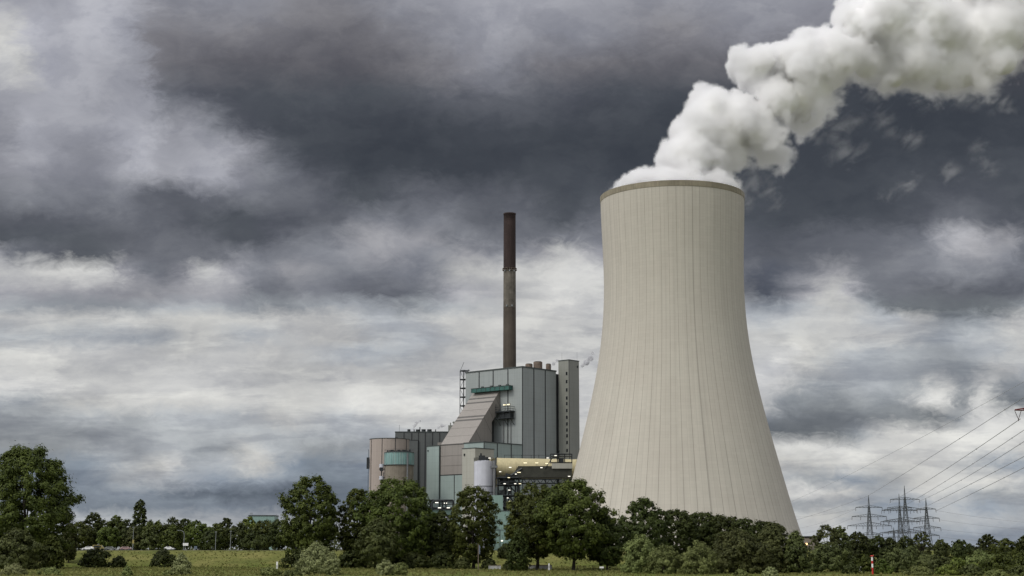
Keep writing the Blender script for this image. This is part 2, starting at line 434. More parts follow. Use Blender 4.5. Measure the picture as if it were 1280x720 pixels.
def rand_leaf(name, base, tip, trans=0.25, warm=0.0):
    m, nt, b = new_mat(name)
    N, L = nt.nodes, nt.links
    geo = N.new('ShaderNodeNewGeometry')
    oi = N.new('ShaderNodeObjectInfo')
    tc = N.new('ShaderNodeTexCoord')
    n = N.new('ShaderNodeTexNoise'); n.inputs['Scale'].default_value = 0.22; n.inputs['Detail'].default_value = 3
    L.new(tc.outputs['Object'], n.inputs['Vector'])
    a = N.new('ShaderNodeMath'); a.operation = 'MULTIPLY_ADD'; a.inputs[1].default_value = 0.4; a.inputs[2].default_value = -0.20
    L.new(geo.outputs['Random Per Island'], a.inputs[0])
    s = N.new('ShaderNodeMath'); s.operation = 'ADD'; L.new(n.outputs[0], s.inputs[0]); L.new(a.outputs[0], s.inputs[1])
    r = N.new('ShaderNodeValToRGB'); e = r.color_ramp.elements
    e[0].position, e[0].color = 0.2, base + (1,)
    e[1].position, e[1].color = 0.85, tip + (1,)
    L.new(s.outputs[0], r.inputs[0])
    hs = N.new('ShaderNodeHueSaturation')
    mr = N.new('ShaderNodeMapRange'); mr.inputs[3].default_value = 0.80; mr.inputs[4].default_value = 1.2
    L.new(oi.outputs['Random'], mr.inputs[0]); L.new(mr.outputs[0], hs.inputs['Value'])
    mr2 = N.new('ShaderNodeMapRange'); mr2.inputs[3].default_value = 0.485; mr2.inputs[4].default_value = 0.51
    L.new(oi.outputs['Random'], mr2.inputs[0]); L.new(mr2.outputs[0], hs.inputs['Hue'])
    L.new(r.outputs[0], hs.inputs['Color'])
    L.new(hs.outputs[0], b.inputs['Base Color'])
    b.inputs['Roughness'].default_value = 0.65
    b.inputs['Specular IOR Level'].default_value = 0.2
    tr = N.new('ShaderNodeBsdfTranslucent'); L.new(hs.outputs[0], tr.inputs['Color'])
    mx = N.new('ShaderNodeMixShader'); mx.inputs[0].default_value = trans
    L.new(b.outputs[0], mx.inputs[1]); L.new(tr.outputs[0], mx.inputs[2])
    L.new(mx.outputs[0], N['Material Output'].inputs['Surface'])
    return m
LEAF = {
 'dark': rand_leaf('leaves_dark', (0.020, 0.028, 0.007), (0.064, 0.080, 0.017)),
 'mid': rand_leaf('leaves_mid', (0.027, 0.039, 0.007), (0.102, 0.126, 0.023)),
 'olive': rand_leaf('leaves_olive', (0.036, 0.045, 0.014), (0.110, 0.125, 0.038)),
 'willow': rand_leaf('leaves_willow', (0.080, 0.098, 0.030), (0.235, 0.27, 0.092)),
 'silver': rand_leaf('leaves_silver', (0.14, 0.160, 0.068), (0.33, 0.355, 0.16)),
 'fresh': rand_leaf('leaves_fresh', (0.050, 0.070, 0.012), (0.16, 0.185, 0.035)),
}

# ------------------------------------------------------------------ ground
def smooth(t):
    t = min(1.0, max(0.0, t)); return t * t * (3 - 2 * t)
PLATEAU = 5.4
def ground_z(x, y):
    foot = 507 + 5 * math.sin(x * 0.021) + 3 * math.sin(x * 0.05 + 1)
    z = PLATEAU * smooth((y - foot) / 40.0)
    n = mnoise.noise(Vector((x * 0.02, y * 0.02, 0))) * 0.35 + mnoise.noise(Vector((x * 0.09, y * 0.09, 5))) * 0.12
    return z + n * (1.0 - 0.75 * smooth((y - 540) / 10)) * smooth((y - 60) / 80)

def make_ground():
    xs = list(np.arange(-260, 261, 5.0)); xs = [-9000, -5000, -2500, -1200, -600, -380] + xs + [380, 600, 1200, 2500, 5000, 9000]
    ys = [-1500, -600, -200, 0, 100, 160] + list(np.arange(200, 500, 6.0)) + list(np.arange(500, 552, 2.0)) + list(np.arange(556, 640, 8.0)) + [660, 720, 800, 900, 1100, 1400, 2000, 3000, 5000, 8000, 14000]
    b = MB()
    vs = [(x, y, ground_z(x, y)) for y in ys for x in xs]
    n = len(xs)
    fs = [(j*n+i, j*n+i+1, (j+1)*n+i+1, (j+1)*n+i) for j in range(len(ys)-1) for i in range(n-1)]
    b.add(vs, fs, 0, True)
    m, nt, bs = new_mat('meadow_grass_ground')
    N, L = nt.nodes, nt.links
    geo = N.new('ShaderNodeNewGeometry')
    def nz(scale, detail, sx=1, sy=1):
        mp = N.new('ShaderNodeMapping'); mp.inputs['Scale'].default_value = (sx, sy, 1)
        L.new(geo.outputs['Position'], mp.inputs[0])
        q = N.new('ShaderNodeTexNoise'); q.inputs['Scale'].default_value = scale; q.inputs['Detail'].default_value = detail; q.inputs['Roughness'].default_value = 0.65
        L.new(mp.outputs[0], q.inputs['Vector']); return q.outputs[0]
    def ramp(v, stops):
        r = N.new('ShaderNodeValToRGB'); e = r.color_ramp.elements
        for i, (p, c) in enumerate(stops):
            x = e[i] if i < 2 else e.new(p)
            x.position, x.color = p, c + (1,)
        L.new(v, r.inputs[0]); return r.outputs[0]
    meadow = ramp(nz(0.05, 8, 1, 0.6), [(0.30, (0.064, 0.086, 0.019)), (0.48, (0.104, 0.122, 0.029)), (0.64, (0.158, 0.148, 0.050)), (0.75, (0.104, 0.120, 0.029))])
    slope = ramp(nz(0.07, 8), [(0.30, (0.075, 0.090, 0.024)), (0.5, (0.128, 0.134, 0.040)), (0.66, (0.178, 0.168, 0.058)), (0.8, (0.095, 0.112, 0.028))])
    sp = N.new('ShaderNodeSeparateXYZ'); L.new(geo.outputs['Position'], sp.inputs[0])
    mr = N.new('ShaderNodeMapRange'); mr.inputs[1].default_value, mr.inputs[2].default_value = 0.6, 1.6
    L.new(sp.outputs[2], mr.inputs[0])
    mx = N.new('ShaderNodeMix'); mx.data_type = 'RGBA'
    L.new(mr.outputs[0], mx.inputs[0]); L.new(meadow, mx.inputs[6]); L.new(slope, mx.inputs[7])
    yard = ramp(nz(0.03, 6), [(0.35, (0.12, 0.12, 0.11)), (0.65, (0.22, 0.215, 0.20))])           # gravel and concrete of the works site
    my = N.new('ShaderNodeMapRange'); my.inputs[1].default_value, my.inputs[2].default_value = 640, 660
    L.new(sp.outputs[1], my.inputs[0])
    mx2 = N.new('ShaderNodeMix'); mx2.data_type = 'RGBA'
    L.new(my.outputs[0], mx2.inputs[0]); L.new(mx.outputs[2], mx2.inputs[6]); L.new(yard, mx2.inputs[7]); mx = mx2
    fine = N.new('ShaderNodeMapRange')
    for i, v in enumerate((0.3, 0.7, 0.72, 1.22)): fine.inputs[i+1].default_value = v
    L.new(nz(0.8, 6), fine.inputs[0])
    vm = N.new('ShaderNodeVectorMath'); vm.operation = 'SCALE'
    L.new(mx.outputs[2], vm.inputs[0]); L.new(fine.outputs[0], vm.inputs['Scale'])
    L.new(vm.outputs[0], bs.inputs['Base Color'])
    bs.inputs['Roughness'].default_value = 0.95; bs.inputs['Specular IOR Level'].default_value = 0.05
    tag(b.build('ground', m), kind='structure')
    # grass standing on the meadow and the dike
    rng = np.random.default_rng(3)
    gb = MB()
    for _ in range(26000):
        y = 335 + 205 * rng.random() ** 0.8
        x = (rng.random() * 2 - 1) * (y * 0.36 + 6)
        c = mnoise.noise(Vector((x * 0.06, y * 0.06, 9)))
        if c < -0.35 and rng.random() < 0.7: continue
        z = ground_z(x, y)
        h = rng.uniform(0.15, 0.42) * (1.0 + 0.9 * max(0, c))
        w = h * rng.uniform(0.5, 1.0)
        q = rng.random() * 6.28
        ux, uy = math.cos(q) * w, math.sin(q) * w
        lx, ly = rng.uniform(-.15, .15), rng.uniform(-.15, .15)
        gb.add([(x-ux, y-uy, z-.04), (x+ux, y+uy, z-.04), (x+ux*.5+lx, y+uy*.5+ly, z+h*.8), (x-ux*.6+lx, y-uy*.6+ly, z+h)], [(0,1,2,3)])
    gm = rand_leaf('grass_blades', (0.10, 0.115, 0.030), (0.23, 0.22, 0.075), 0.35)
    tag(gb.build('meadow_grass', gm), kind='stuff')
    # road on the dike plateau
    rb = MB(); rb.box(-420, 420, 594, 602, 5.2, 5.52)
    rm = surf('asphalt', (0.05, 0.05, 0.052), 0.9, 0.2, 0.2)
    tag(rb.build('road', rm), kind='structure')
make_ground()

# ------------------------------------------------------------------ cooling tower
def make_tower():
    cx, cy_ = 79.2, 730.0
    root = empty('cooling_tower', (cx, cy_, 0))
    tag(root, 'huge pale concrete cooling tower with white steam pouring from its top', 'cooling tower')
    prof = [(60.4, 5.0), (57.8, 13.9), (54.4, 23.4), (50.3, 38.6), (46.5, 53.8), (42.9, 69.2), (40.0, 80.9), (36.95, 96.5), (35.2, 110.2), (34.35, 124.0), (34.2, 137.9), (34.5, 151.1), (35.2, 172.0), (35.42, 179.3)]
    zs = np.array([p[1] for p in prof]); rs = np.array([p[0] for p in prof])
    # smooth curve through the measured radii
    zz = np.linspace(5, 174.9, 60)
    co = np.polyfit(zs, rs, 6)
    P = [(float(np.polyval(co, z)), float(z)) for z in zz]
    b = MB(); b.lathe(P, 180)
    rtop = P[-1][0]
    m, nt, bs = new_mat('tower_concrete')
    N, L = nt.nodes, nt.links
    tc = N.new('ShaderNodeTexCoord'); sp = N.new('ShaderNodeSeparateXYZ'); L.new(tc.outputs['Object'], sp.inputs[0])
    def mth(op, a, b_=None, clamp=False):
        n = N.new('ShaderNodeMath'); n.operation = op; n.use_clamp = clamp
        for i, v in enumerate((a, b_)):
            if v is None: continue
            if isinstance(v, (int, float)): n.inputs[i].default_value = v
            else: L.new(v, n.inputs[i])
        return n.outputs[0]
    def mr(v, a, b_, c, d):
        n = N.new('ShaderNodeMapRange'); L.new(v, n.inputs[0])
        for i, x in enumerate((a, b_, c, d)): n.inputs[i+1].default_value = x
        return n.outputs[0]
    ang = mth('ARCTAN2', sp.outputs[1], sp.outputs[0])
    turn = mth('MULTIPLY', ang, 1 / (2 * math.pi))
    def seam(count, width, strength, phase=0.0):
        f = mth('PINGPONG', mth('ADD', mth('MULTIPLY', turn, count), phase), 0.5)
        return mr(f, 0.0, width, 1 - strength, 1.0)
    # noise in unrolled coordinates
    cb = N.new('ShaderNodeCombineXYZ'); L.new(mth('MULTIPLY', ang, 40.0), cb.inputs[0]); L.new(mth('MULTIPLY', sp.outputs[2], 0.02), cb.inputs[1])
    st = N.new('ShaderNodeTexNoise'); st.inputs['Scale'].default_value = 0.5; st.inputs['Detail'].default_value = 6; st.inputs['Roughness'].default_value = 0.7
    L.new(cb.outputs[0], st.inputs['Vector'])
    seam_var = N.new('ShaderNodeTexNoise'); seam_var.inputs['Scale'].default_value = 0.9; seam_var.inputs['Detail'].default_value = 2
    L.new(cb.outputs[0], seam_var.inputs['Vector'])
    blot = N.new('ShaderNodeTexNoise'); blot.inputs['Scale'].default_value = 0.05; blot.inputs['Detail'].default_value = 8; blot.inputs['Roughness'].default_value = 0.65
    L.new(tc.outputs['Object'], blot.inputs['Vector'])
    lifts = mr(mth('PINGPONG', mth('MULTIPLY', sp.outputs[2], 1 / 1.5), 0.5), 0.0, 0.12, 0.955, 1.0)
    # lift-to-lift tint
    fl = mth('FLOOR', mth('MULTIPLY', sp.outputs[2], 1 / 1.5))
    fa = mth('FLOOR', mth('MULTIPLY', turn, 72))
    cb2 = N.new('ShaderNodeCombineXYZ'); L.new(fl, cb2.inputs[0]); L.new(fa, cb2.inputs[1])
    wn = N.new('ShaderNodeTexWhiteNoise'); L.new(cb2.outputs[0], wn.inputs[0])
    cells = mr(wn.outputs[0], 0, 1, 0.98, 1.02)
    seams = mth('MULTIPLY', seam(58, 0.034, 0.34), seam(116, 0.055, 0.20))
    k = mth('MULTIPLY', mth('MULTIPLY', seams, lifts), cells)
    k = mth('MULTIPLY', k, mr(st.outputs[0], 0.3, 0.75, 1.07, 0.88))
    k = mth('MULTIPLY', k, mr(blot.outputs[0], 0.3, 0.7, 0.97, 1.03))
    # one long rust-dark drip line on the near side
    d0 = mth('ABSOLUTE', mth('SUBTRACT', ang, -math.pi / 2 + 0.17))
    k = mth('MULTIPLY', k, mr(d0, 0.0, 0.008, 0.72, 1.0))
    base = N.new('ShaderNodeMix'); base.data_type = 'RGBA'
    base.inputs[6].default_value = (0.440, 0.404, 0.352, 1); base.inputs[7].default_value = (0.440, 0.420, 0.366, 1)
    L.new(blot.outputs[0], base.inputs[0])
    vm = N.new('ShaderNodeVectorMath'); vm.operation = 'SCALE'
    L.new(base.outputs[2], vm.inputs[0]); L.new(k, vm.inputs['Scale'])
    L.new(vm.outputs[0], bs.inputs['Base Color'])
    bs.inputs['Roughness'].default_value = 0.92; bs.inputs['Specular IOR Level'].default_value = 0.15
    bp = N.new('ShaderNodeBump'); bp.inputs['Strength'].default_value = 0.35; bp.inputs['Distance'].default_value = 0.3
    L.new(seams, bp.inputs['Height']); L.new(bp.outputs[0], bs.inputs['Normal'])
    b.build('concrete_shell', m, root)
    # rim ring, slightly proud, with the inner face going down inside
    rb = MB()
    r = rtop
    for seg in ([(r - .05, 174.85), (r + .16, 174.9)], [(r + .16, 174.9), (r + .2, 177.6)], [(r + .2, 177.6), (r - .9, 177.65)]): rb.lathe(seg, 180)
    rb.lathe([(r - .9, 177.65)] + [(float(np.polyval(co, z)) - 1.0, float(z)) for z in np.linspace(175, 70, 16)], 180)
    rm = surf('rim_weathered', (0.235, 0.21, 0.155), 0.9, 0.25, 0.15, streak=0.25)
    tag(rb.build('rim_band', rm, root), 'olive weathered band round the top rim')
    # support columns under the shell
    cb3 = MB()
    for i in range(40):
        a0, a1 = 2*math.pi*i/40, 2*math.pi*(i+.5)/40
        for s in (-1, 1):
            a2 = a0 + s * math.pi / 40
            cb3.bar((62.5*math.cos(a0), 62.5*math.sin(a0), 4.6), (60.2*math.cos(a2), 60.2*math.sin(a2), 5.6), .5, 0, 6)
    cb3.build('support_columns', M['silo_concrete'], root)
make_tower()

# ------------------------------------------------------------------ chimney
def make_chimney():
    p = at(637, 460, 1320)
    root = empty('chimney', (p.x, 1320, 0))
    tag(root, 'tall slim brown chimney with dark maroon upper part behind the boiler house', 'chimney')
    top = 301.3
    b = MB(); n = 40
    R = lambda z: 6.25 - (z - 5) / 296 * 0.95
    zs = list(np.linspace(4, 216, 18)); b.lathe([(R(z), z) for z in zs], n)
    m1 = surf('chimney_brown', (0.078, 0.064, 0.051), 0.9, 0.25, 0.08, streak=0.3)
    b.build('shaft', m1, root)
    b = MB(); b.lathe([(R(z), z) for z in np.linspace(216, 250, 8)], n)
    m2 = surf('chimney_bleached', (0.125, 0.112, 0.092), 0.9, 0.45, 0.12, streak=0.35)
    tag(b.build('bleached_section', m2, root), 'bleached grey brown section of the shaft')
    b = MB(); b.lathe([(R(z) + .05, z) for z in np.linspace(250, 300, 8)] + [(R(300) + .3, 300.1), (R(300) + .3, top), (R(300) - .8, top), (R(300) - .8, 290)], n)
    m3 = surf('chimney_maroon', (0.036, 0.024, 0.022), 0.9, 0.25, 0.1, streak=0.3)
    tag(b.build('maroon_section', m3, root), 'dark maroon upper section')
    b = MB()
    for z in (249.5, 251.2):
        b.lathe([(R(250)+.1, z-.12), (R(250)+.9, z-.1), (R(250)+.9, z+.1), (R(250)+.1, z+.12)], n)
    for k in range(24):
        q = 2*math.pi*k/24; c, s = math.cos(q)*(R(250)+.85), math.sin(q)*(R(250)+.85)
        b.bar((c, s, 249.5), (c, s, 251.2), .12)
    b.build('walkway', M['rust'], root)
    for q in (-2.3, -1.57, -0.9):
        b = MB(); b.bar((math.cos(q)*6.4, math.sin(q)*6.4, 247.9), (math.cos(q)*6.4, math.sin(q)*6.4, 249.3), .45, 0, 6)
        b.build('warning_lamp', M['galv'], root)
    for q in (-2.0, -1.2):
        b = MB(); b.bar((math.cos(q)*6.0, math.sin(q)*6.0, 216.5), (math.cos(q)*6.0, math.sin(q)*6.0, 218), .6, 0, 6)
        b.build('warning_lamp', M['galv'], root)
make_chimney()

# ------------------------------------------------------------------ power station block, local frame at the boiler house's near corner
TH = math.radians(41.8)
ORG = (5.9, 850.0, 0.0)
def plant_root(name):
    return empty(name, ORG, -TH)
G0 = 5.2
def seams_y(b, xs, y, z0, z1, w=.35, mi=1):                  # dark vertical joints on a face y = const (facing -y)
    for x in xs: b.box(x - w, x + w, y - .12, y + .2, z0, z1, mi)
def seams_x(b, ys, x, z0, z1, w=.35, mi=1):
    for y in ys: b.box(x - .2, x + .12, y - w, y + w, z0, z1, mi)
def joints_y(b, zs, x0, x1, y, h=.18, mi=1):
    for z in zs: b.box(x0, x1, y - .1, y + .2, z - h, z + h, mi)

def make_boiler():
    r = plant_root('boiler_house')
    tag(r, 'tall grey clad boiler house with dark vertical joints in front of the chimney', 'building')
    b = MB(); b.box(-44.3, 0, 0, 29.4, G0, 107.2)
    seams_y(b, (-33.4, -22.4, -11.0), 0, 63, 107.1)
    seams_x(b, (9.8, 19.8), 0, G0, 107.1)
    b.box(-.25, .14, -.14, .25, G0, 107.1, 1)
    b.build('cladding_wall', [M['clad_grey'], M['seam']], r)
    b = MB(); b.box(-44.6, .3, -.3, 29.7, 107.2, 107.9); b.build('roof_edge', M['trim'], r)
    b = MB(); b.box(-7, -.4, 29.4, 33.5, G0, 106); b.build('recess_wall', M['seam'], r)
    # roof drums
    for x, y, rad, h in ((-6, 12.5, 2.1, 2.6), (-4, 18.0, 2.6, 4.2), (-3, 26.2, 1.5, 3.6)):
        b = MB(); b.cyl((x, y), rad, 107.9, 107.9 + h, 20); b.cyl((x, y), rad * .8, 107.9 + h, 108.2 + h, 20, 1)
        b.build('roof_drum', [M['rust'], M['steel']], r)
    # green service gallery across the front
    b = MB(); b.box(-36.6, -7.3, -3.4, -.2, 94.9, 97.1)
    for x in np.arange(-36.0, -7, 3.6): b.box(x - .12, x + .12, -3.55, -3.4, 95.0, 97.0, 1)
    b.box(-36.8, -7.1, -3.6, -.2, 97.1, 97.35, 1)
    for x in (-29, -22, -15.5, -9.6): b.box(x - .7, x + .7, -2.6, -1.4, 97.35, 98.1, 1)
    b.build('service_gallery', [M['gallery'], M['trim']], r)
    # lattice stair frame at the far corner
    b = MB()
    for x in (-49.3, -46.2):
        for y in (.6, 3.6): b.bar((x, y, 40), (x, y, 109), .28)
    k = 0
    for z in np.arange(42, 109, 5.15):
        for x0, y0, x1, y1 in ((-49.3, .6, -46.2, .6), (-49.3, 3.6, -46.2, 3.6), (-49.3, .6, -49.3, 3.6), (-46.2, .6, -46.2, 3.6)):
            b.bar((x0, y0, z), (x1, y1, z), .3)
        b.box(-49.2, -46.3, .7, 3.5, z + .2, z + .45)
        if k % 2: b.bar((-49.3, .6, z), (-46.2, .6, z + 5), .14)
        else: b.bar((-46.2, .6, z), (-49.3, .6, z + 5), .14)
        k += 1
    b.bar((-49.3, 2, 109), (-43, 2, 109), .25); b.bar((-44, 2, 108), (-44, 2, 109.6), .2)
    b.build('ladder_frame', M['steel'], r)
    # balcony with lamps beside the sloped gallery
    b = MB(); b.box(-17, -5.6, -4.2, -.2, 82.2, 82.9)
    for z in (84, 85.2): b.bar((-17, -4.1, z), (-5.7, -4.1, z), .13); b.bar((-5.7, -4.1, z), (-5.7, -.2, z), .13)
    for x in (-16.5, -13, -9.5, -5.7): b.bar((x, -4.1, 82.9), (x, -4.1, 87), .18)
    b.box(-16.8, -5.8, -4.0, -.2, 78.6, 79.1)
    for x in (-16.5, -11, -6): b.bar((x, -4, 78.9), (x, -4, 82.3), .2); b.bar((x, -3.9, 78.7), (x, -.2, 75), .2)
    b.box(-14.4, -6.6, -3.0, -.2, 79.2, 81.6, 0)
    b.build('balcony', M['steel'], r)
    for x, w in ((-10.6, 1.1), (-7.6, 1.0)):
        b = MB(); b.box(x - w * .8, x + w * .8, -3.6, -2.8, 86.1, 86.6); b.build('lamp', M['lamp_y'], r)
    b = MB(); b.bar((-14, -.5, 60), (-14, -.5, 78), .25, 0, 6); b.bar((-8.5, -.5, 63), (-8.5, -.5, 77), .2, 0, 6); b.build('downpipe', M['steel_grey'], r)
make_boiler()

def make_bunker_gallery():
    r = plant_root('coal_bunker_gallery')
    tag(r, 'sloped warm grey gallery leaning from the front of the boiler house', 'building')
    b = MB()
    poly = [(-.25, 95.2), (-26.5, 63.8), (-26.5, 47), (-7, 47), (-7, 76.7), (-.25, 84.6)]
    b.prism(poly, -38.2, -17)
    # horizontal joints on the sloping face and the foot
    sl = lambda y: 63.8 + (y + 26.5) / 26.25 * 31.4
    for y, w in ((-3.6, .3), (-5.8, .3), (-13.0, .35), (-14.6, .35)):
        b.prism([(y - w, sl(y - w) + .12), (y - w, sl(y - w) - .2), (y + w, sl(y + w) - .2), (y + w, sl(y + w) + .12)], -38.25, -16.9, 1)
    for y in (-9.5, -18.5, -22.5):
        w = .12
        b.prism([(y - w, sl(y - w) + .08), (y - w, sl(y - w) - .2), (y + w, sl(y + w) - .2), (y + w, sl(y + w) + .08)], -38.22, -16.95, 2)
    joints_y(b, (57.5, 52), -38.2, -17, -26.5, .12, 2)
    b.box(-38.35, -16.85, -26.75, -26.3, 63.5, 64.0, 1)
    for y in (-3.6, -9.5, -13.5, -20):                      # joints on the side face run across the slope
        b.prism([(y - .12, sl(y) - .2), (y + .0, sl(y) - .2), (y + 6.5, sl(y) - 9.3), (y + 6.3, sl(y) - 9.3)], -17.05, -16.93, 1)
    b.box(-17.05, -16.9, -26.5, -7, 62.8, 63.2, 1)
    b.build('sloped_casing', [M['clad_warm'], surf('joint_dark_grey', (.10, .095, .09), .7), surf('joint_warm_grey', (.20, .185, .17), .7)], r)  # panel joints have their own dark and warm greys
    b = MB(); b.box(-38.2, -17, -26.5, -7, G0, 46.8)
    seams_y(b, (-27.3,), -26.5, G0, 46.7, .25); joints_y(b, (46.7, 30.5, 18), -38.2, -17, -26.5, .2)
    b.build('foot_wall', [M['clad_teal'], M['seam']], r)
    b = MB(); b.box(-19.6, -17.8, -27.9, -26.6, 41.5, 44.2); b.bar((-18.7, -27.3, 44.2), (-18.7, -27.3, 45.6), .3); b.build('vent_box', M['steel'], r)
make_bunker_gallery()

def make_annexes():
    r = plant_root('low_annex')
    tag(r, 'low teal grey annex in front of the boiler house beside the sloped gallery', 'building')
    b = MB(); b.box(-15, 0, -31.7, -.25, G0, 63.2)
    seams_x(b, (-21, -9.5), 0, G0, 63.1, .3); b.box(-.25, .13, -31.83, -31.5, G0, 63.1, 1)
    b.box(-15.2, .25, -31.95, -.3, 63.2, 63.75, 2)
    b.build('cladding_wall', [M['clad_teal'], M['seam'], M['trim']], r)
    r = plant_root('beige_annex')
    tag(r, 'narrow beige annex behind the white tank', 'building')
    b = MB(); b.box(-4.5, 5, -44.1, -29.2, G0, 59.2); b.box(-4.7, 5.2, -44.3, -29, 59.2, 59.6, 1)
    b.build('cladding_wall', [M['clad_cream'], M['trim']], r)
    b = MB(); b.box(-3.2, -2.4, -44.5, -44.1, 55.5, 56.6); b.build('lamp', M['steel'], r)
    r = plant_root('teal_annex')
    tag(r, 'pale teal block left of the foot of the sloped gallery', 'building')
    b = MB(); b.box(-48.1, -38.5, -27.6, -5, G0, 63.2); b.box(-48.3, -38.45, -27.8, -4.8, 63.2, 63.6, 1)
    b.box(-38.45, -38.2, -27.3, -26.6, G0, 63, 1)
    b.build('cladding_wall', [M['clad_teal'], M['trim']], r)
    b = MB(); b.box(-47.4, -46.7, -27.9, -27.6, 60.4, 61.2); b.build('lamp', M['steel'], r)
    r = plant_root('stair_tower')
    tag(r, 'slim olive grey stair tower with one column of small dark windows', 'tower')
    b = MB(); b.box(.5, 8.4, 31, 40.2, G0, 113.4); b.box(.3, 8.6, 30.8, 40.4, 113.4, 113.9, 1); b.box(8.3, 8.52, 30.88, 31.1, G0, 113.3, 2)
    b.build('cladding_wall', [M['clad_olive'], M['trim'], M['seam']], r)
    for z in (105.8, 101.1, 96.3, 91.6, 88.4, 84.4, 80.5, 76.7, 73.2, 69.9, 66.1, 61.5):
        b = MB(); b.box(6.1, 7.3, 30.9, 31.1, z - .95, z + .95); f = b.build('window', M['seam'], r)
        b = MB(); b.box(6.25, 7.15, 30.86, 30.9, z - .8, z + .8); b.build('pane', M['glass'], f)
    b = MB(); b.box(8.3, 8.6, 38.3, 39.3, 109.6, 110.9); b.build('vent_box', M['steel'], r)
    for x, y, z in ((1.5, 33, 118.4), (8, 39, 119)):
        b = MB(); b.bar((x, y, 113.9), (x, y, z), .07); b.build('lightning_rod', M['steel_grey'], r)
make_annexes()

def make_hall():
    Y = 900.0
    x0, x1 = at(494, 540, Y).x, at(585, 540, Y).x
    r = empty('turbine_hall', (0, Y, 0))
    tag(r, 'long dark grey hall with vertical joints and four dark roof fans', 'building')
    b = MB(); b.box(x0, x1, 0, 45, G0, 74.2)
    X = [at(px, 560, Y).x for px in (504.8, 514.5, 523, 531.5, 540.5, 549.5)]
    seams_y(b, X, 0, G0, 74.1, .3)
    b.box(x0 + 8.1, x0 + 13.6, -1.2, 0.2, G0, 69.3, 2); b.box(x0 + 8.0, x0 + 13.7, -1.3, .2, 69.3, 69.7, 1)
    b.build('cladding_wall', [M['clad_dark'], M['seam'], M['clad_dark']], r)
    b = MB(); b.box(x0 - .2, x1, -.2, 45.2, 74.2, 74.8); b.build('roof_edge', M['trim'], r)
    for px0, px1, h in ((508.3, 512.2, 1.7), (519, 524, 1.6), (526, 531.5, 1.7), (533.2, 539, 1.7)):
        a, c = at(px0, 540, Y).x, at(px1, 540, Y).x
        b = MB(); b.cyl(((a + c) / 2, 6), (c - a) / 2, 74.8, 74.8 + h, 16); b.build('roof_fan', M['steel'], r)
    for px, top in ((498.5, 530), (524.3, 533), (517, 536), (544, 536)):
        b = MB(); p = at(px, top, Y); b.bar((p.x, 5, 74.8), (p.x, 5, p.z), .07 if px < 500 else .3, 0, 6)
        b.build('roof_pipe', M['steel'], r)
    # little roof house against the gallery
    p, q = at(560, 540, Y), at(567, 531, Y)
    b = MB(); b.box(p.x, q.x + 3, 3, 9, 74.8, q.z); b.bar((q.x - 2, 4, q.z), (q.x - 2, 4, q.z + 1.6), .3, 0, 6); b.bar((q.x, 4, q.z), (q.x, 4, q.z + 2.3), .4, 0, 6)
    b.box(q.x - .8, q.x + .8, 3.6, 4.4, q.z + 1.4, q.z + 2.1)
    b.build('roof_house', M['clad_olive'], r)
    b = MB(); e, e2 = at(547, 553, 880), at(556, 556.5, 880); b.box(e.x, e2.x, -20, -14, 60, e.z); b.build('side_house', M['clad_warm'], r)
make_hall()

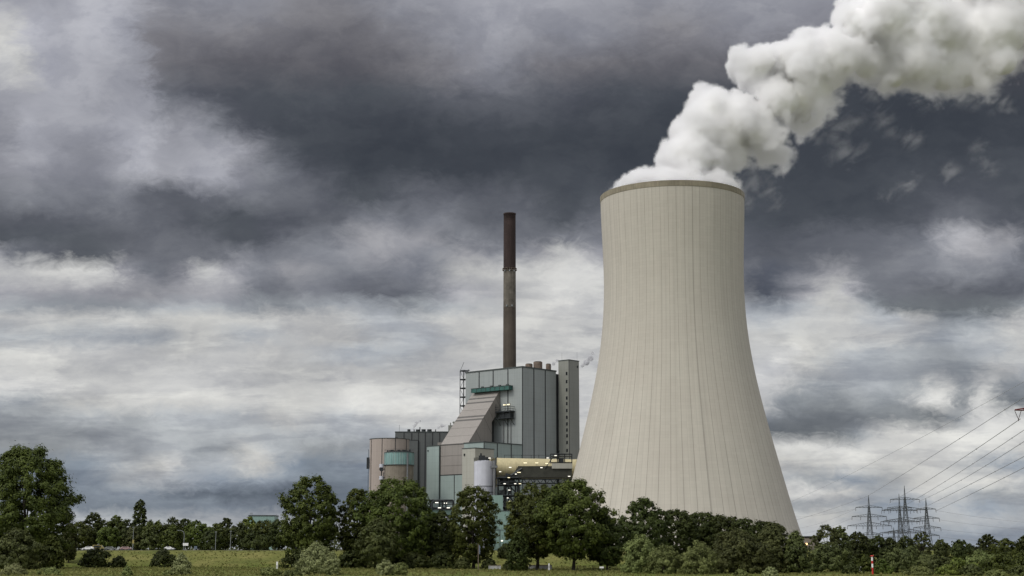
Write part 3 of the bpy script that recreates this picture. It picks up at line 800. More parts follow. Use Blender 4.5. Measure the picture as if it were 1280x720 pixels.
def make_silos():
    Y = 862.0
    c = at(487, 551, Y)
    r = empty('ash_silo', (c.x, Y, 0))
    tag(r, 'wide pinkish beige silo left of the dark hall', 'silo')
    R = mpp(Y) * 24.2 * .99
    b = MB(); b.cyl((0, 0), R, G0, c.z + .6, 64)
    for q in (-2.62, -1.87, -1.2, -.5):
        b.bar((R * math.cos(q), R * math.sin(q), G0), (R * math.cos(q), R * math.sin(q), c.z + .6), .22, 1)
    b.lathe([(R - .2, c.z + .6), (R + .2, c.z + .6), (R + .2, c.z + .9), (R - .2, c.z + .9)], 64, (0, 0), 2)
    b.build('silo_wall', [M['clad_pink'], M['seam'], M['trim']], r)
    b = MB(); b.box(-R - 1.3, -R + .1, -3.5, -2.2, c.z - 16, c.z - 9.6); b.bar((-R-.3, -3, G0), (-R-.3, -3, c.z - 5), .12); b.build('outside_lift', M['steel'], r)
    b = MB(); b.box(3.2, 4.6, -2, -.5, c.z + .9, c.z + 2.0); b.build('roof_box', M['steel'], r)
    Y = 836.0
    c = at(499, 565, Y); zb = at(499, 581.5, Y).z
    r = empty('fly_ash_silo', (c.x, Y, 0))
    tag(r, 'small round silo with teal upper ring on a brown concrete drum', 'silo')
    R = mpp(Y) * 18.0 * .99
    b = MB(); b.cyl((0, 0), R - .15, G0, zb, 48); b.build('concrete_drum', M['silo_concrete'], r)
    b = MB()
    b.cyl((0, 0), R, zb, c.z - .4, 24)
    tm = clad('clad_teal_ring', (0.19, 0.315, 0.30), rib=9.0, streak=0.3, var=0.2)
    for k in range(40):
        q = 2 * math.pi * k / 40
        b.bar((R * math.cos(q), R * math.sin(q), zb), (R * math.cos(q), R * math.sin(q), c.z - .4), .13, 1 if k % 3 else 0)
    b.lathe([(R + .02, zb - .3), (R + .3, zb - .3), (R + .3, zb + .1), (R + .02, zb + .1)], 48, (0, 0), 2)
    b.lathe([(0.1, c.z), (R + .2, c.z - .3), (R + .2, c.z - .6)], 48, (0, 0), 2)
    b.build('teal_ring', [tm, M['clad_teal'], M['trim']], r)
    rnd = random.Random(4); b = MB()
    for k in range(11):
        x = -R * .75 + k * R * .15; b.box(x - rnd.uniform(.3, .8), x + rnd.uniform(.3, .8), -3, -1.5, c.z - .1, c.z + rnd.uniform(.5, 1.2))
    for z in (c.z + .7, c.z + 1.2): b.lathe([(R, z), (R, z + .08)], 40)
    b.build('roof_plant', M['steel'], r)
    b = MB(); b.bar((R * .63, -R * .85, 20), (R * .63, -R * .85, zb + 6), .45, 0, 8); b.build('downpipe', M['steel_grey'], r)
    b = MB()
    px = -R - 1.3
    b.bar((px, -2, 20), (px, -2, zb - 1.5), .3, 0, 6); b.bar((px + 1.2, -2, 20), (px + 1.2, -2, zb - 4), .2, 0, 6)
    for z in (zb - 11.5, zb - 7, zb - 2.5): b.box(px - 1.3, px + 1.5, -3, -1, z, z + .5)
    for z in (zb - 9.5, zb - 4.5): b.box(px - .9, px + .9, -3.1, -1, z + 1.2, z + 3)
    b.build('pipe_stack', M['steel'], r)
    for z in (zb - 8, zb - 1.4):
        b = MB(); b.cyl((px, -2.4), 1.25, z, z + 1.9, 12); b.build('filter_hood', M['tank_white'], r)
make_silos()

def make_tank():
    Y = 790.0
    c = at(604.6, 577, Y)
    r = empty('storage_tank', (c.x, Y, 0))
    tag(r, 'white cylindrical tank at the left end of the yellow flue pipe', 'tank')
    R = mpp(Y) * 11.6
    b = MB(); b.cyl((0, 0), R, G0, c.z, 40); b.lathe([(R, c.z), (0.1, c.z + 1.2)], 40)
    z = at(604, 608, Y).z; b.lathe([(R + .02, z - .2), (R + .14, z - .2), (R + .14, z + .2), (R + .02, z + .2)], 40, (0, 0), 1)
    z = at(604, 615.5, Y).z; b.lathe([(R + .02, z - .2), (R + .14, z - .2), (R + .14, z + .2), (R + .02, z + .2)], 40, (0, 0), 1)
    b.build('tank_wall', [M['tank_white'], M['steel_grey']], r)
    b = MB()
    for k in range(20):
        q = 2*math.pi*k/20; x, y = R*math.cos(q), R*math.sin(q); b.bar((x, y, c.z), (x, y, c.z + 1.9), .07)
    for h in (1, 1.9): b.lathe([(R, c.z + h - .06), (R + .05, c.z + h), (R, c.z + h + .06)], 40)
    b.box(-2.5, .8, -3, 0, c.z + .6, c.z + 3.0); b.box(.9, 3, -2.4, 0, c.z + .5, c.z + 2.2); b.bar((-1.4, -2, c.z + 2), (-1.4, -2, c.z + 4.2), .5, 0, 8)
    b.build('roof_railing', M['steel'], r)
    b = MB(); b.bar((R + .6, -R * .55, G0), (R + .6, -R * .55, c.z + .5), .75, 0, 8); b.box(R - 1.2, R + 2.2, -R * .55 - 1, -R * .55 + 1, c.z - 3.4, c.z - 2.2)
    b.build('riser_pipe', M['steel_grey'], r)
make_tank()

def make_flue():
    r = empty('flue_gas_pipe', (0, 0, 0))
    tag(r, 'fat cream yellow flue gas pipe running into the cooling tower', 'pipe')
    a, c = Vector((-8.4, 800, 47.9)), Vector((44, 800, 46.9))
    d = (c - a).normalized(); R = 5.35
    b = MB(); b.tube([a + (c - a) * t for t in np.linspace(0, 1, 12)], R, 48)
    b.tube([c, c + Vector((6, -1.5, 0)), c + Vector((11, -6, 0)), c + Vector((16, -14, 0)), c + Vector((20, -24, 0))], R, 48)
    b.build('pipe_shell', M['duct'], r)
    for t in (.012, .2, .40, .60, .8):
        b = MB(); b.tube([a + (c - a) * t - d * .22, a + (c - a) * t + d * .22], R + .16, 48); b.build('stiffener_ring', M['duct'], r)
    b = MB(); b.tube([a - d * .35, a + d * .25], R + .35, 48); b.build('flange', M['steel'], r)
    b = MB(); b.tube([a + Vector((-.2, .4, 0)), a + Vector((-2.6, 2.6, -.3)), a + Vector((-3.4, 6, -3)), a + Vector((-3.6, 7, -9))], [R, R * .99, R * .97, R * .95], 36); b.build('elbow', M['duct'], r)
    # pipe trestle, walkway and platforms
    t = empty('pipe_trestle', (0, 0, 0))
    tag(t, 'dark steel trestle and walkways with many small lamps under the yellow pipe', 'trestle')
    rnd = random.Random(8)
    b = MB()
    X0, X1, Y0, Y1 = -7.2, 3.6, 781, 792
    for x in (X0, -1.8, X1):
        for y in (Y0, Y1): b.bar((x, y, G0), (x, y, 42.4), .42)
    lev = [9, 15, 21, 27, 33, 38.5, 42]
    for i, z in enumerate(lev):
        for y in (Y0, Y1):
            b.bar((X0, y, z), (X1, y, z), .4)
            if i: b.bar((X0, y, lev[i-1]), (-1.8, y, z), .2); b.bar((X1, y, lev[i-1]), (-1.8, y, z), .2)
        b.bar((X0, Y0, z), (X0, Y1, z), .35); b.bar((X1, Y0, z), (X1, Y1, z), .35)
        b.box(X0 - 1, X1 + 1, Y0 - 1.2, Y1, z - .15, z + .15)
        b.bar((X0 - 1, Y0 - 1.2, z + 1.2), (X1 + 1, Y0 - 1.2, z + 1.2), .1)
    b.build('trestle_frame', M['steel'], t)
    b = MB()
    for k in range(26):                                       # pipes, valves and cabinets packed into the frame
        z = rnd.choice(lev[1:]) + rnd.uniform(.3, 1.2); x = rnd.uniform(X0, X1 - 2)
        b.box(x, x + rnd.uniform(1, 3.4), Y0 + rnd.uniform(0, 3), Y0 + rnd.uniform(3.5, 7), z, z + rnd.uniform(.8, 2.8))
    for k in range(7):
        x = rnd.uniform(X0, X1); b.bar((x, Y0 + 2, 9), (x, Y0 + 2, 40), rnd.uniform(.2, .5), 0, 8)
    b.build('pipework', M['steel'], t)
    # walkway truss under the pipe
    b = MB()
    wx0, wx1, wy = -7.5, 34, 786.5
    for z in (39.4, 41.6):
        for y in (wy, wy + 3): b.bar((wx0, y, z), (wx1, y, z), .26)
    x = wx0; k = 0
    while x < wx1 - 1:
        for y in (wy, wy + 3):
            b.bar((x, y, 39.4 if k % 2 else 41.6), (x + 1.7, y, 41.6 if k % 2 else 39.4), .13)
        x += 1.7; k += 1
    b.box(wx0, wx1, wy, wy + 3, 39.1, 39.4)
    b.bar((wx1 - 6, wy, 39.2), (wx1 + 1, wy + 1, 35.2), .6, 0, 8); b.bar((wx1 - 5.5, wy + 2, 38.6), (wx1 + 2, wy + 2, 36.2), .45, 0, 8)
    b.box(wx0 + 1, wx0 + 9, wy - 1, wy + 2, 39.5, 43)
    b.build('walkway_truss', M['steel'], t)
    b = MB()
    b.prism([(wy - .5, 42.4), (wy + 5.5, 42.4), (wy + 5.5, 48.2), (wy - .5, 48.2)], 4.6, 31.0)
    b.add([(-.4, wy - .45, 42.4), (4.6, wy - .45, 42.4), (4.6, wy - .45, 48.2), (3.2, wy - .45, 48.2), (-.4, wy + 5, 42.4), (4.6, wy + 5, 42.4), (4.6, wy + 5, 48.2), (3.2, wy + 5, 48.2)], [(0,1,2,3), (7,6,5,4), (3,2,6,7), (0,3,7,4)])
    b.build('machine_casing', surf('casing_dark_olive', (0.035, 0.036, 0.028), 0.6, 0.3, 0.4), t)
    b = MB(); b.bar((5.2, wy - .6, 46.9), (-3, wy - .6, 41.8), .6); b.build('stair', M['steel'], t)
    b = MB(); b.bar((17, wy - .7, 46.8), (21, wy - .7, 52.6), .22); b.bar((21, wy - .7, 52.6), (24, wy - .7, 52.6), .2); b.build('stair', M['steel'], t)
    b = MB(); b.box(20.6, 31.2, wy - 1.4, wy + 1.5, 46.9, 49.6); b.build('cabin', M['clad_cream'], t)
    b = MB()
    for z in (50.0, 53.2, 54.4): b.bar((20, wy - 1.3, z), (31, wy - 1.3, z), .2); b.bar((20, wy + 2, z), (31, wy + 2, z), .2)
    for x in (20, 23.6, 27.3, 31): b.bar((x, wy - 1.3, 49.6), (x, wy - 1.3, 54.4), .2); b.bar((x, wy + 2, 49.6), (x, wy + 2, 54.4), .2)
    b.box(20, 31, wy - 1.3, wy + 2, 53.0, 53.4); b.bar((24.5, wy, 53.4), (24.5, wy, 56.4), .15); b.box(24, 26.8, wy - .5, wy + .7, 50.2, 52.2)
    for x in (-4, 0.5, 5, 10, 14): b.bar((x, wy + 6, 52.6), (x, wy + 6, 54.4), .09)
    b.bar((-4, wy + 6, 54.2), (20, wy + 6, 54.2), .08)
    b.build('platform_railing', M['steel'], t)
    spots = [(637.7, 584.2, 4.4, 'lamp'), (625.2, 589.6, 3.6, 'lamp'), (648.7, 590.5, 6, 'lamp_y'), (636, 597, 4, 'lamp_y'), (630.8, 604.6, 4, 'lamp'), (644, 604.6, 3.6, 'lamp'), (650, 604.6, 4, 'lamp_y'),
             (636.5, 612.6, 4, 'lamp'), (634.6, 622.4, 3, 'lamp'), (637.4, 626.6, 4.4, 'lamp_y'), (676.8, 584.6, 4, 'lamp'), (671, 578.6, 5, 'lamp_y'), (694.5, 569.5, 4, 'lamp'), (656.5, 578.6, 6, 'lamp_y'),
             (683.5, 579.4, 5, 'lamp_y'), (684.6, 572.4, 4, 'lamp'), (711.5, 595.4, 4, 'lamp'), (644.8, 592.6, 3, 'lamp'), (612, 572.6, 4, 'lamp'), (637.4, 641, 4, 'lamp_y'), (637.2, 654, 4, 'lamp')]
    for px, py, w, mt in spots:
        p = at(px, py, 779.0 if py > 588 else 784.5)
        h = w * .41 * .36
        b = MB(); b.box(p.x - h, p.x + h, p.y - .25, p.y + .25, p.z - .17, p.z + .17); b.build('lamp', M[mt], t)
make_flue()

def make_low_plant():
    Y = 772.0
    a, c = at(611, 640, Y), at(645, 640, Y)
    r = empty('green_workshop', (0, Y, 0)); tag(r, 'green clad low building seen between the two tall trees', 'building')
    z1, z2 = at(620, 639, Y).z, at(620, 619, Y).z
    b = MB(); b.box(a.x, c.x, 0, 3.5, G0 - .5, z1)
    joints_y(b, (at(620, 662.5, Y).z,), a.x, c.x, 0, .15); seams_y(b, (at(625, 660, Y).x,), 0, G0, at(620, 662.5, Y).z, .15)
    b.box(a.x - .1, c.x + .1, -.15, 3.6, z1, z1 + .3, 1)
    b.build('cladding_wall', [M['clad_green'], M['trim']], r)
    b = MB(); x2 = at(628.5, 625, Y).x; b.box(a.x, x2, .4, 3.5, z1 + .3, z2); b.build('upper_wall', M['clad_green'], r)
    b = MB(); p = at(627.5, 676, Y); b.box(p.x - .5, p.x + .5, -.4, -.16, p.z - .3, p.z + .3); b.build('lamp', M['lamp'], r)
    # pipe rack with lamps left of the middle tree
    Y = 766.0
    r = empty('pipe_rack', (0, Y, 0)); tag(r, 'dark pipe rack with lamps over a pale dome between the trees', 'pipe rack')
    x0, x1 = at(538, 630, Y).x, at(566, 630, Y).x
    z = lambda py: at(550, py, Y).z
    b = MB()
    for q in (x0, x0 + 6, x1): b.bar((q, 0, G0), (q, 0, z(625)), .3); b.bar((q, 4, G0), (q, 4, z(625)), .3)
    for py in (625, 628.5, 634.5, 637): b.bar((x0, 0, z(py)), (x1, 0, z(py)), .28, 0, 6)
    for py in (626, 635): b.bar((x0, 2, z(py)), (x1, 2, z(py)), .5, 0, 8)
    b.tube([(x0 + 8, -.6, z(637)), (x0 + 7.6, -.6, z(628)), (x0 + 6.5, -.6, z(625.5)), (x0 + 2, -.6, z(625.5)), (x0 + 1, -.6, z(628)), (x0 + .8, -.6, z(640))], .4, 8)
    b.build('rack_frame', M['steel'], r)
    b = MB(); b.box(x0, x1, 2.5, 8, z(648), z(634)); b.build('green_casing', M['clad_green'], r)
    for px, py in ((546, 628.3), (549.5, 634.8), (560.5, 634.8), (557, 629)):
        p = at(px, py, Y); b = MB(); b.box(p.x - .8, p.x + .8, -.8, -.5, p.z - .2, p.z + .2); b.build('lamp', M['lamp'], r)
    p = at(555, 646, Y - 6)
    b = MB(); b.lathe([(3.2 * math.cos(t), p.z - 4 + 4.6 * math.sin(t)) for t in np.linspace(0, 1.55, 10)], 24, (p.x, -6)); b.cyl((p.x, -6), 3.2, G0, p.z - 4, 24); b.build('dome', M['tank_white'], r)
    # small green-roofed block beyond the left wood
    Y = 1200.0
    a, c = at(311, 650, Y), at(343, 650, Y)
    r = empty('distant_shed', (0, Y, 0)); tag(r, 'small green flat roofed block rising behind the left treeline', 'building')
    b = MB(); b.box(a.x, c.x, 0, 20, G0, at(320, 645, Y).z); b.build('cladding_wall', M['clad_green'], r)
    b = MB(); b.box(a.x - .4, c.x + .4, -.4, 20.4, at(320, 645, Y).z, at(320, 643.8, Y).z); b.build('roof_edge', M['trim'], r)
    b = MB()
    for k in range(3): b.bar((a.x + .6 + k * .9, 2, at(320, 644, Y).z), (a.x + .6 + k * .9, 2, at(320, 641, Y).z), .12)
    b.bar((a.x + .5, 2, at(320, 641.2, Y).z), (a.x + 2.6, 2, at(320, 641.2, Y).z), .15); b.build('roof_railing', M['steel_grey'], r)
    # low round basin right of the tower
    Y = 905.0
    c = at(1007, 672, Y); R = 7.3
    r = empty('round_tank', (c.x, Y, 0)); tag(r, 'low brown round tank just right of the cooling tower base', 'tank')
    b = MB(); b.lathe([(R + 1.4, G0 - .3), (R, c.z)], 40); b.build('tank_wall', M['silo_concrete'], r)
    b = MB(); b.lathe([(R - .6, c.z), (R + .5, c.z), (R + .5, c.z + .8), (R - .6, c.z + .8)], 40); b.build('rim_band', M['steel'], r)
    p = at(1008, 680, 860); b = MB(); b.bar((p.x - c.x, 860 - Y, G0 - 1), (p.x - c.x, 860 - Y, p.z), .12); b.build('lamp_post', M['steel'], r)
    b = MB(); b.box(p.x - c.x - .5, p.x - c.x + .5, 860 - Y - .4, 860 - Y + .4, p.z - .5, p.z + .5); b.build('lamp', lamp_mat('lamp_orange', (1, .5, .15), 3.0), r)
make_low_plant()

# ------------------------------------------------------------------ pylons and wires
def make_pylon(px, top, Y, arms, label, w_base=4.6, thick=.14, red=False, group='lattice pylons right of the tower', base=5.0, V=False, X=None, Z=None, rz=0.0):
    p = at(px, top, Y)
    x = p.x if X is None else X
    H = p.z if Z is None else Z
    r = empty('lattice_pylon', (x, Y, 0), rz)
    tag(r, label, 'pylon', group)
    b = MB()
    ztop = arms[0][0] + 1.6
    W = lambda z: w_base + (1.0 - w_base) * min(1, max(0, (z - base) / (ztop - base))) ** .85
    lv = [base]
    while lv[-1] < ztop - .8:
        lv.append(min(ztop, lv[-1] + max(1.7, W(lv[-1]) * 1.15)))
    for a, c in zip(lv, lv[1:]):
        wa, wc = W(a) / 2, W(c) / 2
        for sx, sy in ((-1,-1),(1,-1),(1,1),(-1,1)): b.bar((sx*wa, sy*wa, a), (sx*wc, sy*wc, c), thick * 1.5, caps=False)
        for s in (-1, 1):
            b.bar((-wa, s*wa, a), (wc, s*wc, c), thick, caps=False); b.bar((wa, s*wa, a), (-wc, s*wc, c), thick, caps=False)
            b.bar((s*wa, -wa, a), (s*wc, wc, c), thick, caps=False); b.bar((-wc, s*wc, c), (wc, s*wc, c), thick * .8, caps=False)
    for sx, sy in ((-1,-1),(1,-1),(1,1),(-1,1)): b.bar((sx*.5, sy*.5, ztop), (0, 0, H), thick * 1.2, caps=False)
    for t in (.25, .5, .75):
        z = ztop + (H - ztop) * t; w = .5 * (1 - t); b.bar((-w, -w, z), (w, -w, z), thick * .7); 
    b.build('lattice_mast', M['pylon'], r)
    for z, half, ins in arms:
        b = MB(); w = W(z) / 2; hh = max(1.4, half * .16)
        for s in (-1, 1):
            for y in (-w, w):
                b.bar((s*w, y, z), (s*half, 0, z + .1), thick * 1.3, caps=False); b.bar((s*w, y, z + hh), (s*half, 0, z + .25), thick, caps=False)
            n = max(3, int(half / 2.2))
            for k in range(n):
                t0, t1 = k / n, (k + 1) / n
                xa, xb = s*(w + (half - w)*t0), s*(w + (half - w)*t1)
                ya, yb = w*(1-t0), w*(1-t1)
                b.bar((xa, -ya, z), (xb, -yb, z + hh*(1-t1) + .2*t1), thick * .8, caps=False)
                b.bar((xa, ya, z), (xb, -yb, z), thick * .7, caps=False)
        b.bar((-w, -w, z), (w, -w, z), thick * 1.3); b.bar((-w, -w, z + hh), (w, -w, z + hh), thick)
        arm = b.build('crossarm', M['dark_red'] if red else M['pylon'], r)
        for f in ins:
            for s in (-1, 1):
                b = MB(); q = s * half * f
                if V:
                    b.bar((q - 1.1, 0, z), (q, 0, z - 3.0), .11, 0, 6); b.bar((q + 1.1, 0, z), (q, 0, z - 3.0), .11, 0, 6); b.bar((q, 0, z - 3.5), (q, 0, z - 2.9), .16, 0, 6)
                else:
                    b.bar((q, 0, z), (q, 0, z - 2.2), .19, 0, 6); b.bar((q, 0, z - 2.2), (q + s * .3, 0, z - 2.5), .2, 0, 6)
                b.build('insulator', M['ceramic'], arm)
    return r

def zz(py, Y): return at(1120, py, Y).z
def arms_of(rows, Y): return [(zz(py, Y), hw * mpp(Y) * .98, ins) for py, hw, ins in rows]
def make_pylons():
    make_pylon(1085.5, 619, 1250, arms_of([(634.5, 16.2, (1.,)), (646, 21.2, (1., .5)), (657.5, 27, (1., .6, .3)), (668, 15, (1.,))], 1250), 'leftmost lattice pylon in the group, with four crossarms', 6.4)
    make_pylon(1130.3, 607, 1300, arms_of([(624.6, 18, (1.,)), (637.5, 26, (1., .7, .4)), (651.5, 27, (1., .75, .5)), (665, 22, (1.,))], 1300), 'tallest lattice pylon in the middle of the group', 8.2)
    make_pylon(1123.6, 617, 1390, arms_of([(635, 15, (1.,)), (638.5, 22, (1., .6)), (652.5, 24, (1., .6)), (666.5, 22, (1.,))], 1390), 'lattice pylon just behind the left side of the tallest pylon', 6.0)
    make_pylon(1157.2, 623, 1250, arms_of([(636.6, 11.8, (1.,)), (648, 15.6, (1., .5)), (660, 16.8, (1., .5)), (669.5, 14.5, (1.,))], 1250), 'rightmost lattice pylon in the group, with four short crossarms', 7.2)
    make_pylon(1117, 659, 1750, arms_of([(666, 17, (1.,)), (672, 12, (1.,))], 1750), 'small far lattice pylon low between the taller pylons', 5, .13)
    # near pylon just outside the frame; only its left arm tip reaches in
    tip = at(1268.5, 513, 500)
    half = 13.0
    make_pylon(0, 0, 500, [(tip.z + 11, 7, (1.,)), (tip.z, half, (.92,)), (tip.z - 10, 8, (1., .5))], 'dark red arm tip of a pylon at the right edge with V insulators', 7, .16, True, 'near pylon at the right edge', 0.0, True, X=tip.x + half, Z=tip.z + 22)
make_pylons()

def make_wires():
    E1 = []
    def wire(a, c, label, sag=0.0, r=.13, mid=None, group='power lines strung to the pylons', spacers=0):
        a, c = Vector(a), Vector(c)
        pts = []
        for i in range(25):
            t = i / 24
            p = a.lerp(c, t); p.z -= sag * 4 * t * (1 - t); pts.append(p)
        b = MB(); b.tube(pts, r, 5)
        for k in range(1, spacers):
            t = k / spacers; p = a.lerp(c, t); p.z -= sag * 4 * t * (1 - t)
            b.box(p.x - .18, p.x + .18, p.y - .2, p.y + .2, p.z - .24, p.z + .24)
        o = b.build('power_line', M['wire'])
        tag(o, label, 'power line', group)
    W = at
    # from the near pylon down to the group
    wire(W(1345, 441, 520), W(972, 634, 1500), 'faint topmost power line falling from the right edge towards the cooling tower', 3.0, .07)
    wire(W(1340, 458, 500), W(1085.5, 619.5, 1250), 'long power line falling from the right edge to the top of the leftmost pylon', 0.5, .12, spacers=6)
    wire(W(1085.5, 619.5, 1250), W(975, 655, 1500), 'power line running on from the top of the leftmost pylon behind the cooling tower', 1.5, .12, spacers=5)
    wire(W(1275.5, 523.5, 500), W(1112.5, 627.5, 1300), 'power line falling from the V insulators to the top arm of the tallest pylon', 1.5, .12, spacers=6)
    wire(W(1340, 497, 500), W(1119, 638.5, 1300), 'power line below the V insulators, falling to the second arm of the tallest pylon', 1.5, .12, spacers=6)
    wire(W(1340, 512, 500), W(1147.5, 627, 1300), 'power line falling to the right end of the top arm of the tallest pylon', 2.5, .12, spacers=6)
    wire(W(1340, 539, 500), W(1146, 638.6, 1250), 'upper of the two power lines falling to the rightmost pylon', 0.5, .13, spacers=7)
    wire(W(1340, 554, 500), W(1169, 638.8, 1250), 'lower of the two power lines falling to the rightmost pylon', 0.5, .13, spacers=7)
    # beyond the group
    for i, (a, c, lab) in enumerate((
        ((1069.5, 636, 1250), (1000, 660, 1700), 'power line from the top arm of the leftmost pylon to behind the tower'),
        ((1064.5, 648, 1250), (996, 668, 1700), 'power line from the second arm of the leftmost pylon to behind the tower'),
        ((1059, 659, 1250), (998, 677, 1700), 'power line from the third arm of the leftmost pylon to behind the tower'),
        ((1069.5, 636, 1250), (985, 646, 1700), 'nearly level power line from the leftmost pylon to behind the tower'),
        ((1169, 638, 1250), (1330, 656, 1700), 'highest of the flat power lines leaving the rightmost pylon to the right'),
        ((1172.5, 649.5, 1250), (1330, 664, 1700), 'second flat power line leaving the rightmost pylon to the right'),
        ((1174, 661.5, 1250), (1330, 671, 1700), 'third flat power line leaving the rightmost pylon to the right'),
        ((1171.5, 671, 1250), (1330, 679, 1700), 'lowest flat power line leaving the rightmost pylon to the right'))):
        wire(W(*a), W(*c), lab, 2.0, .075, group='flat power lines beyond the pylons')
    for i, (a, c, lab) in enumerate((
        ((1101.7, 636, 1250), (1112.3, 627.5, 1300), 'short jumper line from the leftmost pylon to the top arm of the tallest pylon'),
        ((1107, 648, 1250), (1116, 654, 1300), 'short jumper line from the leftmost pylon to the third arm of the tallest pylon'),
        ((1148.3, 628, 1300), (1145.4, 638, 1250), 'short jumper line from the tallest pylon down to the rightmost pylon'))):
        wire(W(*a), W(*c), lab, 2.5, .10, group='jumper lines between the pylons')
make_wires()

# ------------------------------------------------------------------ trees
def leaf_mesh(name, H, W, D, prof, seed, leaf, nclump, nleaf, mat, rcl=.13, droop=0.0, ragged=.12, core=.45, lumpy=1.0):
    rng = np.random.default_rng(seed)
    pt = np.array([p[0] for p in prof]); pw = np.array([p[1] for p in prof])
    tt = np.linspace(pt[0], pt[-1], 300); ww = np.interp(tt, pt, pw) + .12
    cdf = np.cumsum(ww); cdf /= cdf[-1]
    t = np.interp(rng.random(nclump), cdf, tt)
    ang = rng.random(nclump) * 2 * math.pi
    ph = rng.random(6) * 6.28
    lob = 1 + lumpy * (.13 * np.sin(3 * ang + ph[0] + 4 * t) + .11 * np.sin(5 * ang + ph[1] - 9 * t) + .08 * np.sin(2 * ang + ph[2] + 15 * t))
    rr = np.sqrt(core ** 2 + (1 - core ** 2) * rng.random(nclump)) * lob
    out = rng.random(nclump) < ragged
    rr[out] *= 1.12
    w = np.interp(t, pt, pw)
    C = np.stack([W * w * rr * np.cos(ang), D * w * rr * np.sin(ang), H * t], 1)
    rc = rcl * W * (.65 + .75 * rng.random(nclump)); rc[out] *= .6
    ax = np.stack([C[:, 0] * .9, C[:, 1] * .9, C[:, 2] - H * .42], 1)
    ax /= np.linalg.norm(ax, axis=1, keepdims=True) + 1e-6
    n = nclump * nleaf
    ci = np.repeat(np.arange(nclump), nleaf)
    d = rng.normal(size=(n, 3)); d /= np.linalg.norm(d, axis=1, keepdims=True)
    rad = rng.random(n) ** .55 * (1 + .45 * np.maximum(0, rng.normal(size=n) - .6))
    P = C[ci] + d * (rad * rc[ci])[:, None] * np.array([1.1, 1.1, .85])
    if droop: P[:, 2] -= droop * rc[ci] * (np.hypot(d[:, 0], d[:, 1]) * rad) ** 2
    P[:, 2] = np.maximum(P[:, 2], .05)
    nm = d * .80 + ax[ci] * .60 + rng.normal(size=(n, 3)) * .27 + np.array([0, 0, .15])
    nm /= np.linalg.norm(nm, axis=1, keepdims=True)
    a = np.cross(nm, rng.normal(size=(n, 3))); a /= np.linalg.norm(a, axis=1, keepdims=True) + 1e-9
    b = np.cross(nm, a)
    s = leaf * (.55 + .8 * rng.random(n))
    a *= s[:, None]; b *= (s * (.45 + .3 * rng.random(n)))[:, None]
    V = np.stack([P - a, P - b, P + a, P + b], 1).reshape(-1, 3)
    me = bpy.data.meshes.new(name)
    me.vertices.add(4 * n); me.loops.add(4 * n); me.polygons.add(n)
    me.vertices.foreach_set('co', V.astype(np.float32).ravel())
    me.loops.foreach_set('vertex_index', np.arange(4 * n, dtype=np.int32))
    me.polygons.foreach_set('loop_start', np.arange(0, 4 * n, 4, dtype=np.int32))
    me.polygons.foreach_set('loop_total', np.full(n, 4, dtype=np.int32))
    me.materials.append(mat)
    me.update(calc_edges=True)
    return me, C

ROUND = [(.10, .35), (.22, .78), (.40, 1.0), (.60, .98), (.78, .80), (.90, .52), (1.0, .16)]
TALL = [(.08, .45), (.2, .80), (.42, .95), (.62, 1.0), (.78, .86), (.90, .62), (1.0, .25)]
HIGH = [(.15, .30), (.24, .80), (.40, 1.0), (.62, 1.0), (.80, .86), (.92, .60), (1.0, .25)]
BUSH = [(.0, .80), (.15, .98), (.4, 1.0), (.62, .86), (.82, .58), (1.0, .15)]
DOME = [(.0, .88), (.2, .97), (.5, 1.0), (.72, .92), (.88, .72), (1.0, .40)]
COLUMN = [(.05, .5), (.2, .85), (.5, 1.0), (.75, .85), (.9, .6), (1.0, .2)]
CONE = [(.02, .9), (.2, 1.0), (.45, .85), (.7, .55), (.9, .28), (1.0, .08)]
SEED = [100]
def tree(name, px, top, hw, Y, prof, leafm, label, cat='tree', group=None, leaf=None, dens=1.0, trunk=True, limbs=7, base_dz=0.0, rcl=.15, droop=0.0, ragged=.14, core=.45, depth=None, lean=0.0, lumpy=1.0):
    SEED[0] += 1
    p = at(px, top, Y)
    z0 = ground_z(p.x, Y) + base_dz
    H = p.z - z0
    W = hw * mpp(Y)
    if leaf is None: leaf = Y * (.00062 if leafm in ('willow', 'silver') else .00085)
    rcm = rcl * W                                             # mean clump radius, clump count from how often they overlap
    ncl = int(max(45, min(480, 5.0 * dens * 1.6 * W * H / (math.pi * rcm * rcm))))
    per = int(max(14, min(190, 2.5 * math.pi * rcm * rcm / (1.15 * leaf * leaf))))
    root = empty(name, (p.x, Y, z0))
    tag(root, label, cat, group)
    me, C = leaf_mesh(name + '_crown', H, W, depth or W, prof, SEED[0], leaf, ncl, per, LEAF[leafm], rcl, droop, ragged, core, lumpy)
    o = bpy.data.objects.new('crown', me); COL.objects.link(o); o.parent = root
    if trunk:
        rnd = random.Random(SEED[0])
        b = MB(); r0 = max(.07, H * .019)
        zt = H * .66
        pts = [(lean * t * H * .1 + rnd.uniform(-.012, .012) * H * (t > 0), rnd.uniform(-.012, .012) * H * (t > 0), -.2 + t * zt) for t in np.linspace(0, 1, 7)]
        b.tube(pts, [r0 * (1.25 if i == 0 else 1 - .12 * i) for i in range(7)], 8)
        for k in range(limbs):
            c = Vector(C[rnd.randrange(len(C))]); i = rnd.randrange(1, 6); a = Vector(pts[i])
            if c.z < a.z: continue
            mid = a.lerp(c, .5) + Vector((0, 0, H * .03))
            b.tube([a, mid, c], [r0 * .5, r0 * .32, r0 * .12], 6)
        b.build('trunk', M['bark'], root)
    return root

